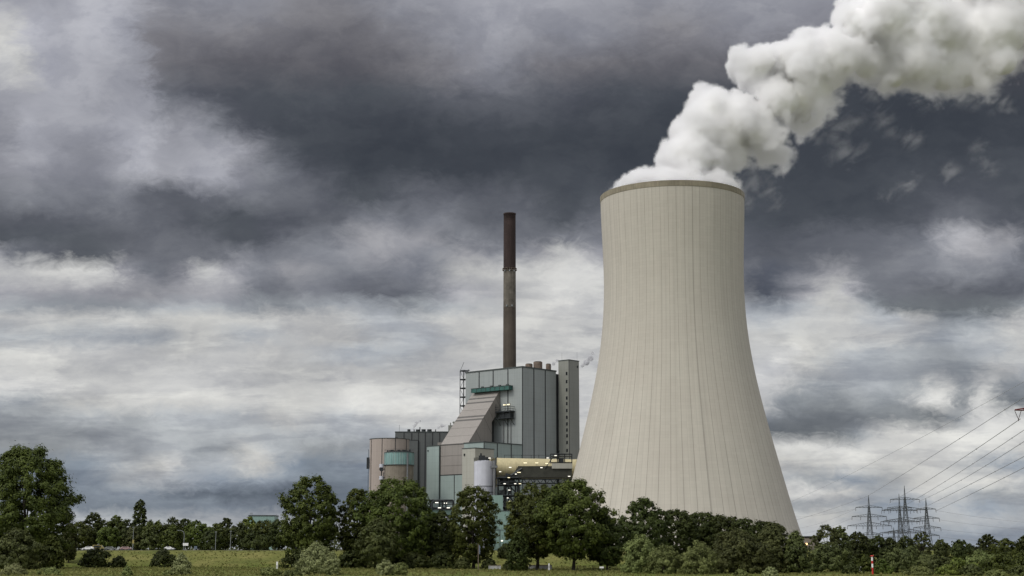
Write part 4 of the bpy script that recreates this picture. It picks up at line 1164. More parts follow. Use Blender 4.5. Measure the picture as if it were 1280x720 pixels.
G_BIG = 'tall broad trees in front of the power station'
G_WIL = 'willow bushes on the meadow'
G_WOOD = 'trees of the left treeline beyond the road'
G_RIGHT = 'trees below the pylons'
G_ROW = 'dark trees at the foot of the cooling tower'
def make_trees():
    # the big ones
    tree('poplar_tree', 36, 561, 60, 478, TALL, 'mid', 'huge dense dark green tree at the left edge', 'tree', None, dens=1.4, rcl=.115, ragged=.14, lumpy=.8)
    tree('poplar_tree', 88, 655, 9, 520, TALL, 'olive', 'slim ragged tree tucked behind the right side of the huge left tree', 'tree', None)
    tree('willow_tree', 24, 663, 32, 452, BUSH, 'olive', 'rounded bright willow in front of the huge left tree', 'willow', None, rcl=.17, dens=1.1, base_dz=-.3)
    tree('shrub', 66, 668, 13, 462, BUSH, 'mid', 'upright dark shrub between the left willow and the grass slope', 'shrub', None, trunk=False)
    tree('poplar_tree', 390, 596, 36, 492, TALL, 'mid', 'tall tree with sky gaps, leftmost of the big central trees', 'tree', G_BIG, dens=1.15, rcl=.12, ragged=.16, lumpy=.8)
    tree('poplar_tree', 447, 611, 20, 496, TALL, 'mid', 'narrow tree squeezed between two broad central trees', 'tree', G_BIG, dens=.9, ragged=.2)
    tree('poplar_tree', 498, 599, 46, 486, TALL, 'mid', 'broadest dark tree, below the small teal ringed silo', 'tree', G_BIG, dens=1.3, rcl=.11, ragged=.12, lumpy=.8)
    tree('willow_tree', 472, 650, 25, 468, ROUND, 'olive', 'lighter loose willow in front of the broadest dark tree', 'willow', None, dens=.9)
    tree('dense_tree', 552, 640, 24, 488, ROUND, 'dark', 'low very dark tree below the pipe rack', 'tree', G_BIG, dens=1.1)
    tree('poplar_tree', 592, 608, 30, 474, TALL, 'mid', 'tall egg shaped tree below the white tank', 'tree', G_BIG, dens=1.3, rcl=.12, ragged=.12, lumpy=.7)
    tree('broadleaf_tree', 671, 606, 38, 446, HIGH, 'mid', 'spreading tree with bare trunk, left one of the pair under the yellow pipe', 'tree', G_BIG, dens=1.2, rcl=.12, limbs=16, ragged=.12, lumpy=.6)
    tree('broadleaf_tree', 716, 602, 47, 440, HIGH, 'mid', 'spreading tree with forked trunk, right one of the pair beside the cooling tower', 'tree', G_BIG, dens=1.15, rcl=.12, limbs=18, ragged=.12, lean=.3, lumpy=.6)
    tree('broadleaf_tree', 648, 662, 15, 434, BUSH, 'dark', 'small drooping tree under the left side of the spreading pair', 'tree', None, droop=.4)
    tree('broadleaf_tree', 758, 645, 25, 442, ROUND, 'dark', 'dark rounded tree under the right side of the spreading pair', 'tree', None, dens=1.1)
    tree('broadleaf_tree', 632, 680, 9, 530, BUSH, 'dark', 'small dark round tree in front of the green workshop', 'tree', None)
    # foot of the tower
    tree('broadleaf_tree', 804, 624, 30, 500, TALL, 'dark', 'tallest tree of the dark row, at its left end', 'tree', G_ROW, dens=1.2, rcl=.12, lumpy=.5, ragged=.08)
    for px, top, hw, lab in ((846, 639, 26, 'second tree from the left in the dark row below the cooling tower'), (876, 642, 27, 'third dark tree from the left below the cooling tower'), (905, 645, 27, 'fourth dark tree from the left below the cooling tower'),
                             (932, 649, 24, 'fifth dark tree from the left below the cooling tower'), (956, 652, 19, 'last dark tree of the row, just above the big willow thicket')):
        tree('broadleaf_tree', px, top, hw, 520 + random.Random(px).uniform(-6, 10), DOME, 'dark', lab, 'tree', G_ROW, dens=1.2, ragged=.08, lumpy=.4, rcl=.12)
    # willows in front of the tower
    tree('willow_tree', 800, 667, 22, 374, BUSH, 'willow', 'leftmost grey green willow in front of the cooling tower', 'willow', G_WIL, rcl=.17, droop=.5, base_dz=-.5)
    tree('willow_tree', 829, 680, 21, 366, BUSH, 'willow', 'lower willow leaning on the right of the leftmost willow', 'willow', G_WIL, rcl=.17, droop=.5, base_dz=-.5)
    tree('willow_tree', 873, 677, 22, 362, BUSH, 'willow', 'pale cone shaped willow between the two willow masses', 'willow', G_WIL, rcl=.17, droop=.5, base_dz=-.5)
    tree('willow_tree', 920, 661, 34, 372, BUSH, 'olive', 'broad willow forming the left half of the big thicket', 'willow', G_WIL, rcl=.13, droop=.5, dens=1.1, base_dz=-.5)
    tree('willow_tree', 966, 654, 30, 380, BUSH, 'olive', 'tallest willow in the middle of the big thicket', 'willow', G_WIL, rcl=.13, droop=.5, dens=1.1, base_dz=-.5)
    tree('willow_tree', 994, 664, 18, 376, BUSH, 'olive', 'willow at the right end of the big thicket', 'willow', G_WIL, rcl=.16, droop=.4, base_dz=-.5)
    tree('shrub', 963, 709, 9, 345, BUSH, 'silver', 'small pale shrub at the bottom edge below the big thicket', 'shrub', None, trunk=False, base_dz=-.3)
    tree('shrub', 925, 712, 9, 345, BUSH, 'willow', 'small willow shrub at the bottom edge left of the small pale shrub', 'shrub', None, trunk=False, base_dz=-.3)
    # right of the tower
    tree('poplar_tree', 1032, 657, 17, 440, TALL, 'olive', 'tall ragged tree with gaps right of the round tank', 'tree', G_RIGHT, dens=.75, ragged=.3)
    tree('poplar_tree', 1049, 658, 13, 446, TALL, 'olive', 'second ragged tree close behind the tall ragged one', 'tree', G_RIGHT, dens=.7, ragged=.3)
    tree('willow_tree', 1036, 680, 27, 400, BUSH, 'olive', 'dark olive willow below the tall ragged tree', 'willow', None, rcl=.16)
    for px, top, hw, Y, kind, lab in ((1072, 665, 14, 500, 'dark', 'dense round tree directly below the leftmost pylon'), (1096, 670, 15, 506, 'dark', 'low round tree right of the tree below the leftmost pylon'),
                                      (1113, 673, 12, 512, 'dark', 'small round tree below the tallest pylon'), (1133, 671, 16, 500, 'dark', 'smooth domed tree below the right side of the tallest pylon'),
                                      (1176, 675, 9, 480, 'olive', 'slim upright tree right of the rightmost pylon'), (1201, 675, 15, 500, 'dark', 'star shaped dark tree standing alone against the sky'),
                                      (1234, 668, 13.5, 520, 'dark', 'airy tree with sky holes near the right edge'), (1256, 674, 20, 500, 'mid', 'broad domed tree between the airy tree and the right edge'), (1284, 667, 15, 505, 'dark', 'tall tree cut off by the right edge')):
        tree('broadleaf_tree', px, top, hw, Y, ROUND if hw > 11 else TALL, kind, lab, 'tree', G_RIGHT, ragged=.22, dens=.62 if 'airy' in lab else .95, core=.3 if 'airy' in lab else .45)
    tree('bare_tree', 1152, 665, 12, 470, HIGH, 'olive', 'thin twiggy tree in front of the rightmost pylon', 'tree', None, dens=.16, limbs=26, ragged=.4, rcl=.1)
    # scrub along the right
    for px, top, hw, Y, kind, lab in ((1131, 684, 30, 395, 'olive', 'largest olive willow mound right of the striped pole'), (1166, 693, 22, 380, 'olive', 'low olive mound right of the largest willow mound'),
                                      (1196, 698, 20, 384, 'fresh', 'yellow green bush in the right scrub'), (1184, 706, 14, 356, 'fresh', 'low yellow green bush at the bottom right'), (1225, 690, 20, 392, 'willow', 'pale willow bush below the airy tree'),
                                      (1252, 694, 24, 380, 'mid', 'dark green bush below the broad domed tree'), (1280, 690, 18, 390, 'mid', 'dark bush at the right edge below the cut off tree'), (1214, 706, 16, 352, 'olive', 'low dark bush at the bottom between the yellow and the dark green bush'),
                                      (1102, 700, 12, 378, 'mid', 'dark shrub right beside the striped pole'), (1064, 703, 12, 372, 'dark', 'dark low shrub left of the white post by the striped pole'), (1149, 708, 18, 352, 'willow', 'low grey green bush at the bottom below the olive mounds'),
                                      (1244, 712, 13, 346, 'willow', 'small pale bush at the bottom right corner area'), (1082, 694, 11, 410, 'mid', 'upright shrub behind the striped pole'), (1272, 708, 13, 350, 'olive', 'low bush at the bottom right corner')):
        tree('scrub_bush', px, top, hw, Y, BUSH, kind, lab, 'bush', 'scrub bushes along the lower right', rcl=.18, trunk=False, base_dz=-.4)
    # bushes on the meadow and the dike
    tree('willow_bush', 397, 678, 22, 362, BUSH, 'silver', 'pale silvery willow bush in front of the central trees', 'bush', G_WIL, rcl=.18, droop=.3, base_dz=-.3)
    tree('willow_bush', 416, 690, 9, 356, BUSH, 'silver', 'small silvery bush on the right of the pale silvery willow', 'bush', G_WIL, rcl=.2, trunk=False, base_dz=-.3)
    tree('willow_bush', 227, 692, 12, 368, CONE, 'silver', 'cone shaped silvery young willow on the left meadow', 'bush', G_WIL, rcl=.22)
    tree('shrub', 209, 713, 6, 352, BUSH, 'willow', 'low dark shrub left of the cone shaped willow', 'shrub', None, trunk=False)
    tree('shrub', 204, 687, 15, 500, BUSH, 'dark', 'dark round shrub on the dike slope behind the cone shaped willow', 'shrub', 'dark shrubs on the dike', trunk=False, base_dz=-.3)
    tree('shrub', 122, 685, 19, 496, BUSH, 'dark', 'largest dark shrub on the dike slope, below the white car', 'shrub', 'dark shrubs on the dike', trunk=False, base_dz=-.3)
    tree('shrub', 149, 695, 9, 494, BUSH, 'dark', 'low dark shrub on the right of the largest dike shrub', 'shrub', 'dark shrubs on the dike', trunk=False, base_dz=-.3)
    tree('willow_bush', 159, 707, 6, 352, CONE, 'willow', 'tiny cone shaped bush below the low dark dike shrub', 'bush', G_WIL, rcl=.25, trunk=False)
    tree('willow_bush', 18, 706, 14, 354, BUSH, 'silver', 'pale low bush at the bottom left corner', 'bush', G_WIL, rcl=.22, trunk=False)
    tree('willow_bush', 63, 710, 13, 350, BUSH, 'willow', 'pale low bush right of the bottom left corner bush', 'bush', G_WIL, rcl=.22, trunk=False)
    tree('willow_bush', 338, 709, 13, 350, BUSH, 'willow', 'low green willow bush below the white marker post', 'bush', G_WIL, rcl=.22, trunk=False)
    tree('shrub', 365, 713, 12, 348, BUSH, 'olive', 'low dark bush between the marker post and the silvery willow', 'shrub', None, trunk=False)
    tree('willow_bush', 483, 701, 12, 352, BUSH, 'silver', 'pale bush at the bottom below the broadest dark tree', 'bush', G_WIL, rcl=.2, trunk=False)
    tree('willow_bush', 501, 703, 9, 350, BUSH, 'willow', 'smaller bush touching the right of the pale bottom bush', 'bush', G_WIL, rcl=.2, trunk=False)
    tree('shrub', 611, 698, 8, 470, BUSH, 'dark', 'dark shrub beside the small grey wall', 'shrub', None, trunk=False)
    tree('shrub', 638, 703, 11, 452, BUSH, 'olive', 'low light shrub under the small drooping tree', 'shrub', None, trunk=False)
    tree('shrub', 578, 697, 9, 466, BUSH, 'olive', 'yellowish shrub at the foot of the egg shaped tree', 'shrub', None, trunk=False)
    tree('shrub', 556, 692, 20, 478, BUSH, 'dark', 'dark undergrowth shrub below the low very dark tree', 'shrub', 'dark undergrowth below the central trees', trunk=False)
    tree('shrub', 520, 690, 20, 478, BUSH, 'dark', 'dark undergrowth shrub under the right of the broadest tree', 'shrub', 'dark undergrowth below the central trees', trunk=False)
    tree('shrub', 480, 690, 20, 480, BUSH, 'dark', 'dark undergrowth shrub under the left of the broadest tree', 'shrub', 'dark undergrowth below the central trees', trunk=False)
    tree('shrub', 440, 688, 20, 484, BUSH, 'dark', 'dark undergrowth shrub under the narrow tree', 'shrub', 'dark undergrowth below the central trees', trunk=False)
    tree('shrub', 385, 685, 28, 484, BUSH, 'dark', 'dark undergrowth shrub under the leftmost central tree', 'shrub', 'dark undergrowth below the central trees', trunk=False)
    # treeline beyond the road
    for px, top, hw, Y, prof, kind, lab in (
        (118, 641, 14, 640, ROUND, 'dark', 'tall round tree standing above the treeline near the left tree'), (145, 644, 14, 655, ROUND, 'mid', 'airy crown right of the tall round tree in the treeline'),
        (176, 624, 8.5, 690, COLUMN, 'dark', 'slim poplar rising above the left treeline'), (100, 653, 15, 625, ROUND, 'mid', 'low tree between the huge left tree and the white car'),
        (137, 658, 15, 622, ROUND, 'mid', 'round tree behind the yellowish van'), (160, 650, 13, 650, ROUND, 'dark', 'dark tree left of the slim poplar'),
        (166, 657, 12, 622, CONE, 'olive', 'pale pointed tree behind the yellow street lamp'), (188, 659, 14, 622, CONE, 'olive', 'pointed bushy tree below the slim poplar'),
        (192, 650, 15, 655, ROUND, 'mid', 'wide crown just right of the slim poplar'), (216, 648, 16, 660, ROUND, 'dark', 'high crown above the hooked street lamp'),
        (217, 657, 15, 620, BUSH, 'mid', 'dome shaped tree left of the hooked street lamp'), (231, 649, 9, 665, TALL, 'dark', 'small ragged top in the middle of the treeline'),
        (247, 652, 18, 640, ROUND, 'mid', 'broad tree right of the hooked street lamp'), (272, 655, 14, 645, ROUND, 'mid', 'low tree left of the first straight street lamp'),
        (283, 648, 9, 655, TALL, 'dark', 'ragged pointed tree behind the straight street lamps'), (300, 655, 15, 630, ROUND, 'dark', 'dark tree between the straight street lamps and the green shed'),
        (311, 646, 13, 660, ROUND, 'fresh', 'yellowish green crown in front of the green shed'), (330, 650, 16, 645, ROUND, 'mid', 'broad crown right in front of the green shed'),
        (349, 650, 14, 640, ROUND, 'dark', 'tree at the right end of the treeline beside the big trees'), (372, 652, 18, 640, ROUND, 'dark', 'treeline tree hidden behind the leftmost central tree'),
        (264, 664, 16, 618, BUSH, 'dark', 'low dark bushy tree behind the blue sign'), (320, 664, 20, 618, BUSH, 'dark', 'low dark bushy tree right of the last straight street lamp'), (78, 668, 14, 618, BUSH, 'mid', 'low bushy tree just right of the huge left tree')):
        tree('woodland_tree', px, top, hw, Y, prof, kind, lab, 'tree', G_WOOD, dens=.8, leaf=.5, limbs=3, ragged=.25, rcl=.2)
    # far wood that reads as one mass
    rng = np.random.default_rng(77)
    b = MB(); n = 26000
    for i in range(n):
        left = rng.random() < .62
        x = rng.uniform(-560, 20) if left else rng.uniform(150, 760)
        y = rng.uniform(760, 860) if left else rng.uniform(900, 990)
        hh = (11.5 if left else 1.7) * (1 + .22 * mnoise.noise(Vector((x * .05, y * .02, 2))) + .12 * mnoise.noise(Vector((x * .2, 3, 2))))
        z = PLATEAU - .3 + hh * rng.random() ** .9
        nx = Vector((rng.normal() * .7, -.6 + rng.normal() * .5, .6 + rng.normal() * .5)).normalized()
        a = nx.orthogonal().normalized() * rng.uniform(.6, 1.3); c = nx.cross(a) * .6
        p = Vector((x, y, z)); b.add([p - a, p - c, p + a, p + c], [(0, 1, 2, 3)])
    tag(b.build('distant_woods', LEAF['dark']), kind='stuff')
make_trees()

# ------------------------------------------------------------------ cars, lamps, posts, walls
def make_car(px, Y, paint, label, van=False, flip=1, scale=1.0, name='parked_car'):
    p = at(px, 687, Y)
    zr = 5.525
    r = empty(name, (p.x, Y, zr)); tag(r, label, 'van' if van else 'car', 'cars on the dike road')
    L, Wd = 4.4 * scale, 1.75
    b = MB()
    if van: sec = [(-L/2, .35), (L/2, .35), (L/2, .95), (L/2 - .55, 1.15), (L/2 - 1.1, 2.0), (-L/2 + .1, 2.0), (-L/2, 1.1)]
    else: sec = [(-L/2, .32), (L/2, .32), (L/2, .72), (L/2 - .95, .90), (L/2 - 1.65, 1.42), (-L/2 + .95, 1.42), (-L/2 + .25, .95), (-L/2, .85)]
    sec = [(x * flip, z) for x, z in sec]
    n = len(sec)
    vs = [(x, -Wd/2 + (.16 if z > 1.0 else 0), z) for x, z in sec] + [(x, Wd/2 - (.16 if z > 1.0 else 0), z) for x, z in sec]
    o = 1 if flip > 0 else -1
    fs = [tuple(range(n))[::o], tuple(range(2*n-1, n-1, -1))[::o]] + [((i, n+i, n+(i+1) % n, (i+1) % n))[::o] for i in range(n)]
    b.add(vs, fs); b.build('body', paint, r)
    for s in (-1, 1):
        b = MB(); y = s * (Wd/2 - .06)
        if van: q = [(-L/2 + .5, 1.15), (L/2 - .95, 1.15), (L/2 - 1.3, 1.8), (-L/2 + .5, 1.8)]
        else: q = [(-L/2 + .75, .93), (L/2 - 1.15, .93), (L/2 - 1.7, 1.34), (-L/2 + 1.1, 1.34)]
        b.add([(x * flip, y, z) for x, z in q] + [(x * flip, y + s * .02, z) for x, z in q], [(0,1,2,3),(4,5,6,7),(0,1,5,4),(1,2,6,5),(2,3,7,6),(3,0,4,7)])
        b.build('window', M['glass'], r)
        for x in (-L*.31, L*.31):
            b = MB(); b.bar((x, s*(Wd/2 - .2), .32), (x, s*(Wd/2 + .02), .32), .33, 0, 16); w = b.build('wheel', M['black'], r)
            b = MB(); b.bar((x, s*(Wd/2), .32), (x, s*(Wd/2 + .035), .32), .18, 0, 12); b.build('rim', M['galv'], w)
    b = MB(); b.box(flip*L/2 - .06, flip*L/2 + .03, -.75, -.4, .58, .72); b.build('headlight', M['white'], r)
    b = MB(); b.box(flip*L/2 - .06, flip*L/2 + .03, .4, .75, .58, .72); b.build('headlight', M['white'], r)

def make_small():
    make_car(110, 596.5, M['white'], 'white car on the dike road above the largest dark shrub', flip=-1)
    make_car(123, 599.5, M['yellow'], 'dull yellow van just right of the white car', True)
    make_car(157.5, 596.5, M['pinkish'], 'rose coloured car on the dike road below the yellow lamp', flip=1)
    make_car(138, 599.5, surf('grey_car_paint', (.16, .17, .16), .4), 'grey car half hidden by the dike between the yellow van and the rose car')
    make_car(211.5, 596.5, M['white'], 'small white car behind the dark round dike shrub', flip=1, scale=.85)
    # road signs and lamps
    def lamp_post(px, top, Y, label, arm=None, head=None):
        p = at(px, top, Y); g = PLATEAU - .1
        r = empty('street_lamp', (p.x, Y, g)); tag(r, label, 'street lamp', 'street lamps on the dike road')
        h = p.z - g
        b = MB()
        if arm: b.tube([(0, 0, 0), (0, 0, h - 1.6), (-.25, 0, h - .6), (-1.0, 0, h - .1), (-2.0, 0, h)], [.14, .11, .10, .09, .08], 8)
        else: b.tube([(0, 0, 0), (0, 0, h)], [.15, .09], 8)
        b.build('pole', M['galv'], r)
        b = MB(); x = -2.3 if arm else 0; b.box(x - .45, x + .45, -.2, .2, h - .08, h + .14); b.build('lamp_head', M['galv'], r)
        return r, h
    lamp_post(230.5, 663, 607, 'hooked street lamp in front of the treeline', True)
    lamp_post(270, 665, 607, 'straight lamp post left of the taller straight one')
    lamp_post(288.7, 664, 607, 'straight lamp post nearest the green shed')
    lamp_post(167, 659, 607, 'straight lamp post above the yellow traffic box')
    def sign(px, py, w, h, Y, mat, label, name='road_sign', cat='sign'):
        p = at(px, py, Y); m = mpp(Y)
        g = ground_z(p.x, Y)
        r = empty(name, (p.x, Y, g)); tag(r, label, cat)
        b = MB(); b.bar((0, .1, -.2), (0, .1, p.z - g), .06, 0, 6); b.build('post', M['galv'], r)
        b = MB(); b.box(-w*m/2, w*m/2, -.05, .05, p.z - g - h*m/2, p.z - g + h*m/2); b.build('panel', mat, r)
    sign(232, 680.5, 6.5, 3.2, 605, M['white'], 'white board below the hooked street lamp')
    sign(244.5, 684.5, 3.5, 3.5, 603, surf('blue_grey_sign', (.12, .15, .19), .5), 'blue grey sign right of the white board')
    sign(166.5, 677, 2.2, 4.5, 604, M['yellow'], 'yellow traffic box under the straight lamp post', 'traffic_box', 'signal box')
    sign(752, 709.2, 5.0, 2.0, 432, M['white'], 'small white sign under the dark rounded tree', 'white_sign')
    # markers on the meadow
    def marker(px, top, bot, Y, label):
        p, q = at(px, top, Y), at(px, bot, Y)
        w = mpp(Y) * .95
        g = min(q.z, ground_z(p.x, Y))
        r = empty('marker_post', (p.x, Y, g)); tag(r, label, 'marker post', 'white marker posts on the meadow')
        b = MB(); b.box(-w, w, -.25, .25, 0, p.z - g); b.build('post', M['white'], r)
        b = MB(); b.box(-w * .45, w * .45, -.27, -.25, (p.z - g) * .42, (p.z - g) * .58); b.build('stripe', M['black'], r)
    marker(346.5, 702, 709, 430, 'white marker post on the grass left of the silvery willow')
    marker(1075, 708, 714.8, 400, 'white marker post left of the red and white pole')
    marker(686.2, 704.2, 709.5, 438, 'white post by the garden wall under the spreading trees')
    # red and white pole
    Y = 352.0; p = at(1090, 694, Y); g = ground_z(p.x, Y)
    r = empty('river_marker_pole', (p.x, Y, g - .2)); tag(r, 'red and white banded pole with red top mark', 'pole')
    H = p.z - g + .2
    for t0, t1, m in ((0, .42, 'red'), (.42, .60, 'white'), (.60, .74, 'red'), (.74, .93, 'white')):
        b = MB(); b.cyl((0, 0), .20, H * t0, H * t1, 16); tag(b.build('band', M[m], r), m + ' band')
    b = MB(); b.lathe([(.2, H * .93), (.40, H * .945), (.40, H * .985), (.1, H)], 16); b.build('top_mark', M['red'], r)
    # flag-pole like mast under the egg shaped tree
    Y = 452.0; p = at(598, 680, Y); g = ground_z(p.x, Y)
    r = empty('flag_pole', (p.x, Y, g)); tag(r, 'wooden pole with a limp bluish flag under the egg shaped tree', 'flag pole')
    b = MB(); b.tube([(0, 0, -.2), (0, 0, p.z - g)], [.16, .12], 8); b.build('pole', M['wood'], r)
    b = MB()
    for i in range(5):
        z0 = p.z - g - .3 - i * .5
        b.add([(.05, -.05 + .1 * (i % 2), z0), (.5 + .1 * (i % 2), .1, z0 - .2), (.5 - .08 * (i % 2), .12, z0 - .72), (.05, .05 - .1 * (i % 2), z0 - .5)], [(0, 1, 2, 3)])
    b.build('flag', surf('flag_blue_grey', (.22, .25, .33), .8), r)
    # garden walls
    def wall(px0, px1, py0, py1, Y, label):
        a, c = at(px0, py0, Y), at(px1, py1, Y)
        g = ground_z((a.x + c.x) / 2, Y) - .15
        o = empty('garden_wall', ((a.x + c.x) / 2, Y, g)); tag(o, label, 'wall', 'low garden walls under the trees')
        w = (c.x - a.x) / 2
        b = MB(); b.box(-w, w, 0, .3, 0, max(a.z - g, 1.0)); b.build('wall_panel', M['plaster'], o)
        b = MB(); b.box(-w - .1, w + .1, -.1, .4, max(a.z - g, 1.0), max(a.z - g, 1.0) + .15); b.build('coping', M['wood'], o)
        b = MB()
        for k in np.arange(-w + .05, w, 2.4): b.box(k - .12, k + .12, -.12, -.003, 0, max(a.z - g, 1.0) - .02)
        b.build('pier', M['plaster'], o)
    wall(611, 626, 707, 712.3, 462, 'short grey wall left of the low light shrub')
    wall(661, 690, 706.8, 712.5, 455, 'long grey wall behind the bare trunk of the left spreading tree')
    # meadow fence to the right of the pair
    Y = 450.0
    a, c = at(722, 712, Y), at(790, 712, Y)
    r = empty('post_fence', (a.x, Y, 0)); tag(r, 'low dark wire fence at the meadow edge under the dark rounded tree', 'fence')
    for x in np.arange(0, c.x - a.x, 2.2):
        g = ground_z(a.x + x, Y); b = MB(); b.bar((x, 0, g - .2), (x, 0, g + 1.3), .07, 0, 6); b.build('fence_post', M['wood'], r)
    b = MB()
    for h in (.5, .9, 1.2): b.bar((0, 0, h), (c.x - a.x, 0, h), .025, 0, 4)
    b.build('wire', M['steel'], r)
make_small()

# ------------------------------------------------------------------ steam

def steam_core(name, balls, voxel, amps, seed, mat):
    """billowing body of steam: a union of balls (px, py, radius px, distance) remeshed and puffed out like cauliflower"""
    import bmesh
    bm = bmesh.new()
    for px, py, r, Y in balls:
        p = at(px, py, Y)
        bmesh.ops.create_icosphere(bm, subdivisions=3 if r > 12 else 2, radius=r * mpp(Y), matrix=Matrix.Translation(p))
    me = bpy.data.meshes.new(name); bm.to_mesh(me); bm.free()
    o = bpy.data.objects.new(name, me); COL.objects.link(o)
    md = o.modifiers.new('remesh', 'REMESH'); md.mode = 'VOXEL'; md.voxel_size = voxel
    sm = o.modifiers.new('smooth', 'SMOOTH'); sm.factor = .5; sm.iterations = 6
    dg = bpy.context.evaluated_depsgraph_get()
    m2 = bpy.data.meshes.new_from_object(o.evaluated_get(dg))
    o.modifiers.clear(); o.data = m2
    n = len(m2.vertices)
    co = np.empty(n * 3); m2.vertices.foreach_get('co', co); co = co.reshape(-1, 3)
    for scale, amp in amps:
        no = np.empty(n * 3); m2.vertex_normals.foreach_get('vector', no); no = no.reshape(-1, 3)
        d = np.empty(n)
        off = Vector((seed * 3.1, seed * 1.7, scale))
        for i in range(n):
            q = Vector(co[i]) / scale + off
            q += mnoise.noise_vector(q * .8) * .35
            f = mnoise.voronoi(q)[0][0]
            d[i] = .62 - min(1.1, f) ** 1.6
        co = co + no * (d * amp)[:, None]
        m2.vertices.foreach_set('co', co.astype(np.float32).ravel()); m2.update()
    m2.polygons.foreach_set('use_smooth', np.ones(len(m2.polygons), dtype=bool))
    m2.materials.clear(); m2.materials.append(mat)
    return o

def volume_mat(name, rgb, dens, aniso=0.2):
    m = bpy.data.materials.new(name); m.use_nodes = True
    nt = m.node_tree; N, L = nt.nodes, nt.links; N.clear()
    v = N.new('ShaderNodeVolumePrincipled')
    v.inputs['Color'].default_value = rgb + (1,)
    v.inputs['Density'].default_value = dens
    v.inputs['Anisotropy'].default_value = aniso
    out = N.new('ShaderNodeOutputMaterial'); L.new(v.outputs[0], out.inputs['Volume'])
    return m

def mist_group(hull, lo, hi, res, mat, puffs_obj):
    """geometry nodes: steam density from the signed distance to the billow hull, torn by noise, plus the loose wisps"""
    g = bpy.data.node_groups.new('mist', 'GeometryNodeTree')
    g.interface.new_socket('Geometry', in_out='INPUT', socket_type='NodeSocketGeometry')
    g.interface.new_socket('Geometry', in_out='OUTPUT', socket_type='NodeSocketGeometry')
    N, L = g.nodes, g.links
    out = N.new('NodeGroupOutput')
    pos = N.new('GeometryNodeInputPosition')
    def m(op, a, b=None, c=None, clamp=False):
        n = N.new('ShaderNodeMath'); n.operation = op; n.use_clamp = clamp
        for i, v in enumerate((a, b, c)):
            if v is None: continue
            if isinstance(v, (int, float)): n.inputs[i].default_value = v
            else: L.new(v, n.inputs[i])
        return n.outputs[0]
    def mr(v, a, b, c, d):
        n = N.new('ShaderNodeMapRange'); L.new(v, n.inputs[0])
        for i, x in enumerate((a, b, c, d)):
            if isinstance(x, (int, float)): n.inputs[i+1].default_value = x
            else: L.new(x, n.inputs[i+1])
        return n.outputs[0]
    def vmath(op, a, b):
        n = N.new('ShaderNodeVectorMath'); n.operation = op; L.new(a, n.inputs[0])
        if isinstance(b, Vector): n.inputs[1].default_value = b
        else: L.new(b, n.inputs[1])
        return n.outputs['Value'] if op == 'DOT_PRODUCT' else n.outputs[0]
    def noise(scale, detail, rough, vec, dist=0.0):
        n = N.new('ShaderNodeTexNoise'); n.inputs['Scale'].default_value = scale; n.inputs['Detail'].default_value = detail
        n.inputs['Roughness'].default_value = rough; n.inputs['Distortion'].default_value = dist; L.new(vec, n.inputs['Vector'])
        return m('SUBTRACT', n.outputs[0], .5)
    def geo_of(ob):
        oi = N.new('GeometryNodeObjectInfo'); oi.transform_space = 'RELATIVE'; oi.inputs[0].default_value = ob
        return oi.outputs['Geometry']
    def prox(geo, kind, at_=None):
        p = N.new('GeometryNodeProximity'); p.target_element = kind
        L.new(geo, p.inputs[0]); L.new(at_ or pos.outputs[0], p.inputs['Sample Position'])
        return p
    hg = geo_of(hull)
    pc = prox(hg, 'FACES')
    nr = N.new('GeometryNodeInputNormal')
    sn = N.new('GeometryNodeSampleNearestSurface'); sn.data_type = 'FLOAT_VECTOR'
    L.new(hg, sn.inputs['Mesh']); L.new(nr.outputs[0], sn.inputs['Value']); L.new(pos.outputs[0], sn.inputs['Sample Position'])
    nv = sn.outputs['Value']
    off = vmath('SUBTRACT', pos.outputs[0], pc.outputs['Position'])
    facing = m('DIVIDE', vmath('DOT_PRODUCT', off, nv), m('MAXIMUM', pc.outputs['Distance'], .001))
    inside = m('LESS_THAN', facing, -.3)
    depth = m('MULTIPLY', m('MULTIPLY_ADD', inside, 2.0, -1.0), pc.outputs['Distance'])      # > 0 inside
    lee = mr(vmath('DOT_PRODUCT', nv, Vector((.60, -.05, -.80))), -.15, .75, 0.0, 1.0)                                   # 1 on the torn lower side
    sp = N.new('ShaderNodeSeparateXYZ'); L.new(pos.outputs[0], sp.inputs[0])
    drift = mr(sp.outputs[0], 150, 290, 0.0, 1.0)                                                                        # 0 young, 1 old steam
    lee = m('MAXIMUM', lee, m('MULTIPLY', drift, .45))
    big = noise(.055, 8, .64, pos.outputs[0], .7)
    mid = noise(.16, 6, .62, pos.outputs[0], .5)
    fine = noise(.5, 4, .6, pos.outputs[0], .3)
    rag = m('ADD', m('ADD', m('MULTIPLY', big, mr(lee, 0, 1, 5.0, 34.0)), m('MULTIPLY', mid, mr(lee, 0, 1, 5.5, 12.0))), m('MULTIPLY', fine, 2.4))
    d = m('DIVIDE', m('ADD', depth, rag), mr(lee, 0, 1, 1.0, 7.0))
    body = m('MULTIPLY', m('MINIMUM', m('MAXIMUM', d, 0.0), 1.0), mr(drift, 0, 1, 1.0, .62))
    # loose wisps round a handful of marked points
    wob = N.new('ShaderNodeVectorMath'); wob.operation = 'SCALE'; wob.inputs['Scale'].default_value = 9.0
    wn = N.new('ShaderNodeTexNoise'); wn.inputs['Scale'].default_value = .05; wn.inputs['Detail'].default_value = 3; L.new(pos.outputs[0], wn.inputs['Vector'])
    wc = vmath('SUBTRACT', wn.outputs['Color'], Vector((.5, .5, .5))); L.new(wc, wob.inputs[0])
    pw = prox(geo_of(puffs_obj), 'EDGES', vmath('ADD', pos.outputs[0], wob.outputs[0]))
    rr = m('DIVIDE', pw.outputs['Distance'], 7.5)
